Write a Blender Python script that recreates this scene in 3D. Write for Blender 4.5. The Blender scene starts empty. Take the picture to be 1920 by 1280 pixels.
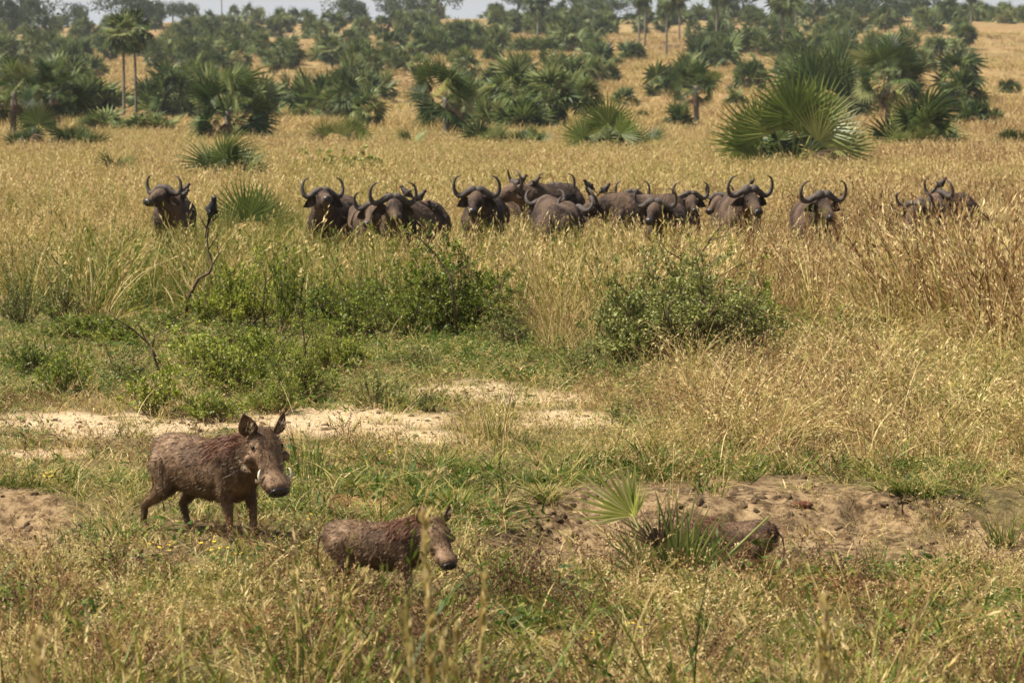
import bpy, bmesh, math, random
import numpy as np
from mathutils import Vector, Matrix, Quaternion, noise as mnoise

# ------------------------------------------------------------------ camera, sky, sun, exposure
S = bpy.context.scene
C = S.collection
F = 5200.0; H = 3.0; YH = 225.0
PITCH = math.atan((640 - YH) / F)
cam = bpy.data.cameras.new('camera'); co = bpy.data.objects.new('camera', cam); C.objects.link(co)
co.location = (0, 0, H); co.rotation_euler = (math.pi / 2 - PITCH, 0, 0)
cam.sensor_width = 36; cam.lens = 36 * F / 1920; cam.clip_start = .1; cam.clip_end = 5000
cam.dof.use_dof = True; cam.dof.focus_distance = 26.0; cam.dof.aperture_fstop = 5.0
S.camera = co
SUN_EL, SUN_AZ = math.radians(58), math.radians(-98)        # azimuth clockwise from +Y
sd = Vector((math.sin(SUN_AZ) * math.cos(SUN_EL), math.cos(SUN_AZ) * math.cos(SUN_EL), math.sin(SUN_EL)))
w = bpy.data.worlds.new('World'); S.world = w; w.use_nodes = True
nt = w.node_tree; nt.nodes.clear()
sky = nt.nodes.new('ShaderNodeTexSky'); sky.sky_type = 'NISHITA'; sky.sun_disc = False
sky.sun_elevation = SUN_EL; sky.sun_rotation = SUN_AZ; sky.air_density = 1.0; sky.dust_density = 4.0; sky.ozone_density = 1.0
bg = nt.nodes.new('ShaderNodeBackground'); bg.inputs[1].default_value = .05
wo = nt.nodes.new('ShaderNodeOutputWorld'); nt.links.new(bg.outputs[0], wo.inputs[0])
# pale dust haze brightens the sky all round the horizon
tc_ = nt.nodes.new('ShaderNodeTexCoord'); sx_ = nt.nodes.new('ShaderNodeSeparateXYZ'); nt.links.new(tc_.outputs['Generated'], sx_.inputs[0])
mr_ = nt.nodes.new('ShaderNodeMapRange'); mr_.interpolation_type = 'SMOOTHSTEP'; nt.links.new(sx_.outputs[2], mr_.inputs[0]); mr_.inputs[1].default_value = 0.0; mr_.inputs[2].default_value = .22; mr_.inputs[3].default_value = 1.0; mr_.inputs[4].default_value = 0.0
mc_ = nt.nodes.new('ShaderNodeMix'); mc_.data_type = 'RGBA'; nt.links.new(mr_.outputs[0], mc_.inputs[0]); nt.links.new(sky.outputs[0], mc_.inputs[6]); mc_.inputs[7].default_value = (7.2, 7.5, 7.8, 1); nt.links.new(mc_.outputs[2], bg.inputs[0])
sun = bpy.data.lights.new('sun', 'SUN'); sun.energy = 5.0; sun.angle = math.radians(.53); sun.color = (1, .93, .82)
so = bpy.data.objects.new('sun', sun); C.objects.link(so); so.rotation_euler = sd.to_track_quat('Z', 'Y').to_euler()
S.view_settings.view_transform = 'Standard'; S.view_settings.look = 'None'; S.view_settings.gamma = 1
S.view_settings.use_curve_mapping = False; S.view_settings.exposure = 0.87
S.cycles.use_denoising = True
S.cycles.max_bounces = 6; S.cycles.diffuse_bounces = 2; S.cycles.glossy_bounces = 1; S.cycles.transmission_bounces = 3
S.cycles.volume_bounces = 0; S.cycles.transparent_max_bounces = 8
S.cycles.caustics_reflective = False; S.cycles.caustics_refractive = False
R = np.random.RandomState(7); rnd = random.Random(11)
U = rnd.uniform

# ------------------------------------------------------------------ noise and terrain
def hash2(i, j, s):
    n = (i * 374761393 + j * 668265263 + s * 1442695041) & 0xffffffff
    n = ((n ^ (n >> 13)) * 1274126177) & 0xffffffff
    return ((n ^ (n >> 16)) & 0xffff) / 65535.0
def vn(x, y, s=0):
    x = np.asarray(x, float); y = np.asarray(y, float)
    i = np.floor(x).astype(np.int64); j = np.floor(y).astype(np.int64); u = x - i; v = y - j
    u = u * u * (3 - 2 * u); v = v * v * (3 - 2 * v)
    a = hash2(i, j, s); b = hash2(i + 1, j, s); c = hash2(i, j + 1, s); d = hash2(i + 1, j + 1, s)
    return (a * (1 - u) + b * u) * (1 - v) + (c * (1 - u) + d * u) * v
def fbm(x, y, s=0, o=4):
    t = 0; a = .5; n = 0
    for k in range(o):
        t = t + a * vn(np.asarray(x) * 2 ** k, np.asarray(y) * 2 ** k, s + k * 17); n += a; a *= .55
    return t / n
def sst(a, b, v):
    t = np.clip((np.asarray(v, float) - a) / (b - a), 0, 1); return t * t * (3 - 2 * t)
HY = [0, 58, 80, 115, 170, 250, 300, 400, 550, 700, 780, 850, 950, 1100, 1300, 1700]
HZ = [0, 0, .2, .65, 1.15, 2.6, 4.1, 8.8, 16.4, 25.3, 30.4, 32.2, 31, 22, 12, 8]
def pxy(x, y):        # picture coordinates of flat ground, used to lay out zones on the ground
    y = np.maximum(y, 1.0); return 960 + x / y * F, YH + H * F / y
def ell(px, py, cx, cy, rx, ry, s=.35, seed=0):
    d = np.sqrt(((px - cx) / rx) ** 2 + ((py - cy) / ry) ** 2)
    d = d + (fbm(px / 60, py / 22, 31 + seed) - .5) * .9
    return 1 - sst(1 - s, 1 + s, d)
def mx(*a):
    r = a[0]
    for q in a[1:]: r = np.maximum(r, q)
    return r
def m_sand(px, py):
    L = [(150, 796, 190, 24), (420, 803, 200, 22), (640, 787, 190, 28), (870, 733, 110, 18), (960, 752, 110, 20), (1060, 790, 150, 18), (780, 820, 90, 14), (1575, 672, 60, 13), (90, 850, 90, 10)]
    return mx(*[ell(px, py, *l) for l in L])
def m_dirt(px, py):
    L = [(1180, 965, 230, 58), (1420, 975, 230, 74), (1640, 985, 230, 56), (1870, 985, 190, 46), (30, 958, 120, 40), (1010, 985, 90, 42), (1190, 1020, 170, 40), (1640, 940, 130, 25)]
    return mx(*[ell(px, py, *l, .25, 5) for l in L])
def m_red(px, py):
    L = [(1640, 1112, 190, 26), (480, 1168, 190, 22), (1520, 1088, 120, 14), (1790, 1170, 130, 24), (120, 1220, 160, 24), (1050, 1200, 120, 14), (690, 940, 90, 14), (1700, 1230, 160, 22)]
    return mx(*[ell(px, py, *l, .5, 9) for l in L])
def T(x, y):
    x = np.asarray(x, float); y = np.asarray(y, float)
    yy = y * (1 + .05 * np.sin(x / np.maximum(y, 60) * 9 + .6) * sst(80, 300, y))
    z = sum(np.interp(yy + d * sst(60, 200, y), HY, HZ) for d in (-22, -11, 0, 11, 22)) / 5
    z = z + (fbm(x / 45, y / 45, 3) - .5) * 3.0 * sst(160, 420, y)
    z = z + (fbm(x / 3, y / 3, 5) - .5) * .09 + (fbm(x / .5, y / .5, 8, 3) - .5) * .03 * (y < 60)
    # eroded gully
    e = (fbm(x / .8, y * 0 + 3.3, 41) - .5) * .9 + (fbm(x / .18, y / .3, 43, 3) - .5) * .35
    wv = sst(18.0, 19.3, y) * (1 - sst(21.5, 22.25, y + e))
    px = 960 + x / np.maximum(y, 1) * F
    wx = np.maximum(sst(860, 1060, px), 1 - sst(60, 230, px))
    g = wv * wx
    z = z - .27 * g
    gd = g * (fbm(x / .16, y / .16, 71, 4) - .5) * .08
    return z + gd
PR = np.concatenate([np.arange(8, 60, .04), np.arange(60, 1000, .4)])
def G(px, py):
    X = (px - 960) / F; Y = (640 - py) / F
    d = Vector((X, math.cos(PITCH) + Y * math.sin(PITCH), -math.sin(PITCH) + Y * math.cos(PITCH)))
    k = PR / d.y; zz = H + k * d.z; t = T(k * d.x, PR); i = np.nonzero(zz <= t)[0]
    i = i[0] if len(i) else len(PR) - 1
    return Vector((float(k[i] * d.x), float(PR[i]), float(t[i])))
def at(px, y, dz=0.0):            # ground point at distance y under picture column px
    x = (px - 960) / F * y * 1.003
    return Vector((x, y, float(T(x, y)) + dz))
def ray(px, py, y):
    X = (px - 960) / F; Y = (640 - py) / F
    d = Vector((X, math.cos(PITCH) + Y * math.sin(PITCH), -math.sin(PITCH) + Y * math.cos(PITCH)))
    return Vector((0, 0, H)) + d * (y / d.y)
def ppm(y): return F / y

# ------------------------------------------------------------------ materials
def mat(name):
    m = bpy.data.materials.new(name); m.use_nodes = True; t = m.node_tree; t.nodes.clear(); return m, t
def nd(t, k, **kw):
    n = t.nodes.new('ShaderNode' + k)
    for a, b in kw.items(): setattr(n, a, b)
    return n
def ramp(t, fac, stops):
    n = nd(t, 'ValToRGB'); e = n.color_ramp.elements
    while len(e) < len(stops): e.new(.5)
    for q, (p, c) in zip(e, stops): q.position = p; q.color = (*c, 1)
    if fac is not None: t.links.new(fac, n.inputs[0])
    return n.outputs[0]
def mth(t, op, a, b=None, c=None):
    n = nd(t, 'Math', operation=op)
    for i, v in enumerate((a, b, c)):
        if v is None: continue
        if isinstance(v, (int, float)): n.inputs[i].default_value = v
        else: t.links.new(v, n.inputs[i])
    return n.outputs[0]
def mixc(t, f, a, b, mode='MIX'):
    n = nd(t, 'Mix', data_type='RGBA', blend_type=mode)
    for i, v in ((0, f), (6, a), (7, b)):
        if isinstance(v, (int, float)): n.inputs[i].default_value = v
        elif isinstance(v, tuple): n.inputs[i].default_value = (*v, 1)
        else: t.links.new(v, n.inputs[i])
    return n.outputs[2]
def attr(t, name, kind='GEOMETRY', out=2):
    n = nd(t, 'Attribute', attribute_name=name, attribute_type=kind); return n.outputs[out]
def noise(t, sc, det=4, vec=None, rough=.6, dist=0):
    n = nd(t, 'TexNoise'); n.inputs['Scale'].default_value = sc; n.inputs['Detail'].default_value = det
    n.inputs['Roughness'].default_value = rough; n.inputs['Distortion'].default_value = dist
    if vec is not None: t.links.new(vec, n.inputs['Vector'])
    return n.outputs[0]
def leafy(t, col, trans=.35, rough=.5, spec=.3):
    o = nd(t, 'OutputMaterial'); b = nd(t, 'BsdfPrincipled'); tr = nd(t, 'BsdfTranslucent'); m = nd(t, 'MixShader')
    b.inputs['Roughness'].default_value = rough; b.inputs['Specular IOR Level'].default_value = spec
    m.inputs[0].default_value = trans
    t.links.new(col, b.inputs['Base Color']); t.links.new(col, tr.inputs[0])
    t.links.new(b.outputs[0], m.inputs[1]); t.links.new(tr.outputs[0], m.inputs[2]); t.links.new(m.outputs[0], o.inputs[0])
GR = [(0, (.04, .085, .008)), (.22, (.13, .18, .02)), (.38, (.25, .235, .05)), (.54, (.52, .395, .13)), (.66, (.74, .60, .30)), (.80, (.40, .24, .095)), (.92, (.19, .095, .04)), (1, (.09, .045, .022))]
def m_grass():
    m, t = mat('grass_blades')
    dry = attr(t, 'dry', 'INSTANCER'); rn = attr(t, 'rn'); hv = attr(t, 'hv')
    v = mth(t, 'ADD', dry, mth(t, 'MULTIPLY', mth(t, 'SUBTRACT', rn, .5), .62))
    v = mth(t, 'ADD', v, mth(t, 'MULTIPLY', mth(t, 'SUBTRACT', hv, .6), .14))
    leafy(t, ramp(t, v, GR), .30, .55, .25); return m
def m_leaf(name, stops, trans=.3, rough=.42, spec=.4):
    m, t = mat(name); oi = nd(t, 'ObjectInfo'); rn = attr(t, 'rn')
    v = mth(t, 'ADD', mth(t, 'MULTIPLY', rn, .7), mth(t, 'MULTIPLY', oi.outputs['Random'], .3))
    leafy(t, ramp(t, v, stops), trans, rough, spec); return m
def m_solid(name, stops, sc=6, rough=.85, bump=.3, bsc=40, spec=.2, det=6, dist=0, stretch=None, bd=.02, at_=None):
    m, t = mat(name); tc = nd(t, 'TexCoord'); vec = tc.outputs['Object']
    if stretch:
        mp = nd(t, 'Mapping'); mp.inputs['Scale'].default_value = stretch; t.links.new(vec, mp.inputs[0]); vec = mp.outputs[0]
    f = noise(t, sc, det, vec, .65, dist)
    o = nd(t, 'OutputMaterial'); b = nd(t, 'BsdfPrincipled'); b.inputs['Roughness'].default_value = rough
    b.inputs['Specular IOR Level'].default_value = spec
    col = ramp(t, f, stops)
    if at_: col = mixc(t, attr(t, at_[0]), col, at_[1])
    t.links.new(col, b.inputs['Base Color'])
    bp = nd(t, 'Bump'); bp.inputs['Strength'].default_value = bump; bp.inputs['Distance'].default_value = bd
    t.links.new(noise(t, bsc, 5, vec), bp.inputs['Height']); t.links.new(bp.outputs[0], b.inputs['Normal'])
    t.links.new(b.outputs[0], o.inputs[0]); return m
def m_ground():
    m, t = mat('ground_soil'); tc = nd(t, 'TexCoord'); vec = tc.outputs['Object']
    n1 = noise(t, 1.3, 8, vec, .7); n2 = noise(t, 14, 8, vec, .75); n3 = noise(t, .06, 5, vec, .6)
    near = ramp(t, n2, [(.25, (.05, .035, .018)), (.45, (.12, .085, .042)), (.6, (.22, .165, .075)), (.8, (.36, .27, .14))])
    near = mixc(t, mth(t, 'MULTIPLY', ramp(t, n1, [(.45, (0, 0, 0)), (.62, (1, 1, 1))]), .55), near, (.10, .11, .035))
    mp = nd(t, 'Mapping'); mp.inputs['Scale'].default_value = (1, .35, 1); t.links.new(vec, mp.inputs[0])
    n4 = noise(t, .5, 9, mp.outputs[0], .75)
    far = ramp(t, n4, [(.3, (.10, .075, .035)), (.45, (.21, .15, .065)), (.6, (.30, .22, .095)), (.75, (.36, .27, .12))])
    far = mixc(t, mth(t, 'MULTIPLY', ramp(t, n3, [(.42, (0, 0, 0)), (.6, (1, 1, 1))]), .45), far, (.24, .13, .06))
    sp = nd(t, 'SeparateXYZ'); t.links.new(vec, sp.inputs[0])
    fy = mth(t, 'MULTIPLY', mth(t, 'SUBTRACT', sp.outputs[1], 40), .02); fy = nd_clamp(t, fy)
    col = mixc(t, fy, near, far)
    sand = ramp(t, n2, [(.3, (.33, .23, .13)), (.5, (.53, .40, .245)), (.7, (.65, .52, .34))])
    sand = mixc(t, ramp(t, noise(t, 5, 8, vec, .7), [(.52, (0, 0, 0)), (.66, (.8, .8, .8))]), sand, (.34, .21, .11))
    dirt = ramp(t, noise(t, 7, 9, vec, .82), [(.34, (.04, .025, .013)), (.46, (.12, .078, .04)), (.53, (.26, .18, .095)), (.72, (.42, .31, .175))])
    col = mixc(t, attr(t, 'sand'), col, sand); col = mixc(t, attr(t, 'dirt'), col, dirt)
    red = ramp(t, n2, [(.3, (.12, .045, .02)), (.55, (.27, .11, .045)), (.75, (.38, .18, .08))])
    col = mixc(t, attr(t, 'red'), col, red)
    o = nd(t, 'OutputMaterial'); b = nd(t, 'BsdfPrincipled'); b.inputs['Roughness'].default_value = .95; b.inputs['Specular IOR Level'].default_value = .1
    bp = nd(t, 'Bump'); bp.inputs['Strength'].default_value = .9; bp.inputs['Distance'].default_value = .035
    hgt = mth(t, 'ADD', noise(t, 11, 9, vec, .75), mth(t, 'MULTIPLY', noise(t, 45, 4, vec), .35))
    t.links.new(hgt, bp.inputs['Height']); t.links.new(bp.outputs[0], b.inputs['Normal'])
    t.links.new(col, b.inputs['Base Color']); t.links.new(b.outputs[0], o.inputs[0]); return m
def nd_clamp(t, v):
    n = nd(t, 'Clamp'); t.links.new(v, n.inputs[0]); return n.outputs[0]
GRASS = m_grass(); SOIL = m_ground()
PALM = m_leaf('palm_leaf_green', [(0, (.016, .030, .009)), (.3, (.04, .068, .018)), (.65, (.12, .165, .042)), (1, (.30, .31, .13))], .3, .5, .25)
PALMB = m_leaf('palm_leaf_fresh', [(0, (.07, .11, .02)), (.45, (.17, .225, .04)), (1, (.46, .47, .16))], .42, .42, .45)
DEAD = m_leaf('palm_leaf_dead', [(0, (.09, .05, .03)), (.5, (.22, .15, .09)), (1, (.42, .34, .23))], .15, .7, .2)
LEAF = m_leaf('bush_leaf', [(0, (.05, .075, .010)), (.4, (.14, .185, .022)), (.72, (.33, .37, .045)), (1, (.60, .58, .13))], .38, .45, .35)
LEAFG = m_leaf('grey_bush_leaf', [(0, (.06, .075, .018)), (.4, (.14, .165, .04)), (.75, (.27, .29, .07)), (1, (.46, .44, .18))], .28, .5, .3)
TREE = m_leaf('tree_leaf', [(0, (.03, .05, .022)), (.6, (.06, .09, .035)), (1, (.11, .14, .055))], .2, .6, .2)
TWIG = m_solid('twig_bark', [(.3, (.05, .03, .02)), (.6, (.15, .10, .065)), (.8, (.3, .23, .16))], 8)
TRUNK = m_solid('palm_bark', [(.3, (.09, .075, .06)), (.55, (.21, .185, .15)), (.8, (.33, .3, .26))], 3, stretch=(1, 1, 6))
BUFF = m_solid('buffalo_hide', [(.32, (.012, .007, .005)), (.5, (.036, .022, .015)), (.64, (.10, .062, .04)), (.8, (.20, .135, .09))], 5, .8, .8, 16, .25, bd=.05, at_=('pale', (.19, .125, .08)))
MUZ = m_solid('wet_muzzle', [(.3, (.012, .010, .010)), (.7, (.035, .03, .028))], 8, .35, .2, 30, .5)
HORN = m_solid('horn', [(.3, (.03, .022, .018)), (.55, (.09, .072, .06)), (.8, (.2, .17, .14))], 9, .62, .5, 40, .3, stretch=(4, 1, 1))
HOG = m_solid('warthog_hide', [(.30, (.022, .011, .005)), (.46, (.08, .044, .021)), (.58, (.165, .098, .05)), (.74, (.33, .225, .135))], 5, .7, .35, 70, .3, bd=.012, at_=('pale', (.38, .24, .14)))
HAIR = m_leaf('mane_hair', [(0, (.05, .018, .008)), (.5, (.16, .062, .028)), (1, (.30, .16, .085))], .12, .55, .4)
BRIS = m_leaf('body_bristles', [(0, (.016, .008, .004)), (.5, (.085, .045, .022)), (1, (.32, .21, .12))], .1, .55, .4)
WHISK = m_leaf('pale_whiskers', [(0, (.35, .25, .15)), (1, (.62, .5, .36))], .2, .6, .2)
IVORY = m_solid('tusk_ivory', [(.3, (.55, .43, .28)), (.7, (.78, .68, .5))], 20, .35, .1, 30, .5)
EYE = m_solid('dark_eye', [(0, (.006, .005, .004)), (1, (.012, .01, .008))], 5, .35, 0, 10, .3)
BLACK = m_solid('black_feathers', [(.3, (.006, .006, .008)), (.7, (.018, .018, .022))], 20, .45, .3, 60, .4)
BROWNF = m_solid('brown_feathers', [(.3, (.025, .018, .014)), (.7, (.06, .045, .035))], 20, .6, .3, 60, .3)
BEAK = m_solid('red_beak', [(.3, (.45, .03, .02)), (.7, (.6, .08, .03))], 20, .4, 0, 60, .4)
ROCK = m_solid('red_rock', [(.3, (.09, .035, .02)), (.6, (.22, .09, .05)), (.8, (.33, .17, .1))], 12, .9, .7, 40)
CLOD = m_solid('earth_clod', [(.3, (.06, .04, .022)), (.6, (.19, .13, .07)), (.8, (.36, .26, .15))], 14, .95, .6, 60)
LATER = m_solid('laterite_gravel', [(.3, (.16, .055, .025)), (.55, (.36, .15, .06)), (.8, (.55, .27, .11))], 30, .9, .5, 60)
YEL = m_solid('yellow_petal', [(.3, (.75, .5, .03)), (.7, (.85, .62, .05))], 20, .6, 0, 10)

# ------------------------------------------------------------------ object helpers
def tag(o, label=None, cat=None, group=None, kind=None):
    for k, v in (('label', label), ('category', cat), ('group', group), ('kind', kind)):
        if v: o[k] = v
    return o
def mesh(name, V, Fc, rn=None, hv=None, m=None, smooth=False):
    me = bpy.data.meshes.new(name)
    me.from_pydata(V.tolist() if hasattr(V, 'tolist') else V, [], Fc.tolist() if hasattr(Fc, 'tolist') else Fc)
    for nme, a in (('rn', rn), ('hv', hv)):
        if a is not None:
            q = me.attributes.new(nme, 'FLOAT', 'POINT'); q.data.foreach_set('value', np.asarray(a, np.float32))
    if m: me.materials.append(m)
    if smooth: me.polygons.foreach_set('use_smooth', [True] * len(me.polygons))
    me.update(); return me
def obj(name, me, parent=None, loc=None):
    o = bpy.data.objects.new(name, me); C.objects.link(o)
    if parent: o.parent = parent
    if loc is not None: o.location = loc
    return o
def thing(name, label, cat, loc, rz=0, group=None, sc=1.0):
    o = bpy.data.objects.new(name, None); C.objects.link(o); o.empty_display_size = .2
    o.location = loc; o.rotation_euler = (0, 0, rz); o.scale = (sc,) * 3 if not isinstance(sc, tuple) else sc
    return tag(o, label, cat, group)
def copy_tree(o, parent=None):
    c = o.copy(); C.objects.link(c)
    if parent: c.parent = parent
    for ch in list(o.children): copy_tree(ch, c)
    return c
class MB:           # grows one mesh with per-vertex attributes
    def __init__(s): s.V = []; s.F = []; s.rn = []; s.hv = []; s.n = 0
    def add(s, V, Fc, rn=.5, hv=.5):
        V = np.asarray(V, float); k = len(V); s.V.append(V)
        s.F += [tuple(i + s.n for i in f) for f in Fc]
        s.rn.append(np.full(k, rn) if np.isscalar(rn) else rn); s.hv.append(np.full(k, hv) if np.isscalar(hv) else hv); s.n += k
    def mesh(s, name, m, smooth=False):
        return mesh(name, np.concatenate(s.V), s.F, np.concatenate(s.rn), np.concatenate(s.hv), m, smooth)
def tube(mb, P, rad, sides=6, rn=.5):
    P = [Vector(p) for p in P]; n = len(P); V = []; Fc = []
    t0 = (P[1] - P[0]).normalized(); a = t0.orthogonal().normalized()
    for i in range(n):
        t = (P[min(i + 1, n - 1)] - P[max(i - 1, 0)]).normalized()
        a = (a - t * a.dot(t)).normalized(); b = t.cross(a)
        for k in range(sides):
            q = 2 * math.pi * k / sides; V.append(P[i] + (a * math.cos(q) + b * math.sin(q)) * rad[i])
    for i in range(n - 1):
        for k in range(sides):
            k2 = (k + 1) % sides; Fc.append((i * sides + k, i * sides + k2, (i + 1) * sides + k2, (i + 1) * sides + k))
    Fc.append(tuple(range(sides - 1, -1, -1))); Fc.append(tuple((n - 1) * sides + k for k in range(sides)))
    mb.add(V, Fc, rn)
def loft(mb, secs, sides=16):       # secs: (center, right, up, ru, rv)
    V = []; Fc = []; n = len(secs)
    for c, r, u, ru, rv in secs:
        for k in range(sides):
            q = 2 * math.pi * k / sides; V.append(Vector(c) + Vector(r) * (math.cos(q) * ru) + Vector(u) * (math.sin(q) * rv))
    for i in range(n - 1):
        for k in range(sides):
            k2 = (k + 1) % sides; Fc.append((i * sides + k, i * sides + k2, (i + 1) * sides + k2, (i + 1) * sides + k))
    Fc.append(tuple(range(sides - 1, -1, -1))); Fc.append(tuple((n - 1) * sides + k for k in range(sides)))
    mb.add(V, Fc)
def blob(mb, c, r, M=None, sub=2):
    b = bmesh.new(); bmesh.ops.create_icosphere(b, subdivisions=sub, radius=1)
    V = [Vector((v.co.x * r[0], v.co.y * r[1], v.co.z * r[2])) for v in b.verts]
    if M: V = [M @ v for v in V]
    V = [v + Vector(c) for v in V]; Fc = [tuple(v.index for v in f.verts) for f in b.faces]; b.free(); mb.add(V, Fc)
def limb(mb, P, r):
    Q = []; q = []
    P = [Vector(p) for p in P]
    for i in range(len(P) - 1):
        for k in range(4): s = k / 4; Q.append(P[i].lerp(P[i + 1], s)); q.append(r[i] * (1 - s) + r[i + 1] * s)
    Q.append(P[-1]); q.append(r[-1]); tube(mb, Q, q, 12)
    for p, k in zip(P, r): blob(mb, p, (k * .99,) * 3)
def skin(mb, name, vox, m, smooth=6):
    me = mb.mesh('t', None); o = bpy.data.objects.new('t', me); C.objects.link(o)
    r = o.modifiers.new('r', 'REMESH'); r.mode = 'VOXEL'; r.voxel_size = vox
    s = o.modifiers.new('s', 'SMOOTH'); s.factor = .5; s.iterations = smooth
    bpy.context.view_layer.update(); dg = bpy.context.evaluated_depsgraph_get()
    out = bpy.data.meshes.new_from_object(o.evaluated_get(dg)); out.name = name
    bpy.data.objects.remove(o); bpy.data.meshes.remove(me)
    out.materials.clear(); out.materials.append(m); out.polygons.foreach_set('use_smooth', [True] * len(out.polygons)); return out
def paint(me, fn):
    q = me.attributes.new('pale', 'FLOAT', 'POINT'); q.data.foreach_set('value', [fn(v.co) for v in me.vertices])

# ------------------------------------------------------------------ ground
def terrain():
    ys = np.concatenate([np.arange(-60, 12, 4.0), np.arange(12, 15, .25), np.arange(15, 33, .05), 33 * 1.012 ** np.arange(0, 322)])
    u = np.linspace(-.24, .24, 240); side = .24 * 1.09 ** np.arange(1, 26)
    s = np.concatenate([-side[::-1], u, side])
    Y, Sx = np.meshgrid(ys, s, indexing='ij'); X = Sx * np.maximum(Y, 14)
    X = np.clip(X, -1250, 1250)
    X = np.where(np.abs(Sx) > .3, np.sign(Sx) * np.maximum(np.abs(X), np.abs(Sx) * 30), X)
    Z = T(X, Y); V = np.stack([X, Y, Z], -1).reshape(-1, 3)
    a, b = Y.shape; i = np.arange(a * b).reshape(a, b)
    Fc = np.stack([i[:-1, :-1], i[:-1, 1:], i[1:, 1:], i[1:, :-1]], -1).reshape(-1, 4)
    me = mesh('ground', V, Fc, m=SOIL, smooth=True)
    px, py = pxy(V[:, 0], V[:, 1])
    for n_, f in (('sand', m_sand), ('dirt', m_dirt), ('red', m_red)):
        q = me.attributes.new(n_, 'FLOAT', 'POINT'); v = f(px, py) * (V[:, 1] > 12) * (.7 if n_ == 'red' else 1)
        if n_ == 'sand': v = v * sst(.30, .45, fbm(V[:, 0] / .8, V[:, 1] / 1.2, 77))
        q.data.foreach_set('value', v.astype(np.float32))
    return tag(obj('ground', me), 'dry savanna ground with bare sand and a shallow gully', None, None, 'structure')
terrain()

# ------------------------------------------------------------------ grass tuft prototypes and scatter
def blades(mb, n, Rr, h0, h1, wd, lean, curv, segs=4, head=0, hl=.03, rs=None, base=0.0, flat=False, hw=.35, hr=.17, ho=.55):
    rs = rs or R
    for _ in range(n):
        a = rs.uniform(0, 6.283); r = Rr * math.sqrt(rs.rand()); b = np.array([math.cos(a) * r, math.sin(a) * r, base])
        la = a + rs.normal(0, 1.0); h = rs.uniform(h0, h1); l = abs(rs.normal(lean, lean * .5)); c = abs(rs.normal(curv, curv * .5))
        d = np.array([math.cos(la), math.sin(la), 0]); wa = rs.uniform(0, 6.283); s = np.array([math.cos(wa), math.sin(wa), .1])
        t = np.linspace(0, 1, segs + 1)[:, None]
        P = b + d * (l * t + c * t ** 2.2) * h + np.array([0, 0, 1]) * h * (t * (1 - .25 * l) - .42 * c * t ** 2.6)
        if flat: P = b + d * h * t + np.array([0, 0, 1]) * (.01 + .05 * rs.rand() * np.sin(t * 3.1) + rs.uniform(0, .05) * t)
        W = wd * (1 - t ** 2.5 * .85) * rs.uniform(.7, 1.3)
        V = np.concatenate([P - s * W / 2, P + s * W / 2]); k = segs + 1
        Fc = [(i, i + 1, k + i + 1, k + i) for i in range(segs)]
        rn = rs.rand(); mb.add(V, Fc, rn, np.tile(t[:, 0], 2))
        for q in range(head):
            tt = 1 - (q / head) * hw * rs.uniform(.6, 1.1); f = tt * segs; i0 = min(int(f), segs - 1); p = P[i0] + (P[i0 + 1] - P[i0]) * (f - i0)
            ax = (P[-1] - P[-2]); ax = ax / np.linalg.norm(ax); o = rs.normal(0, 1, 3) * ho; v = ax + o; v /= np.linalg.norm(v)
            sl = hl * rs.uniform(.6, 1.3); sv = np.cross(v, rs.normal(0, 1, 3)); sv /= np.linalg.norm(sv); sv *= sl * hr
            p = p + v * sl * rs.uniform(0, .6)
            mb.add([p, p + v * sl * .5 + sv, p + v * sl, p + v * sl * .5 - sv], [(0, 1, 2, 3)], min(1, rn * .5 + .32 + rs.uniform(-.12, .12)), .8)
def protos(name, k, fn, m=GRASS):
    c = bpy.data.collections.new(name)
    for i in range(k):
        mb = MB(); fn(mb, i); o = bpy.data.objects.new('%s_tuft' % name, mb.mesh(name + '_tuft', m)); c.objects.link(o)
    return c
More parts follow.
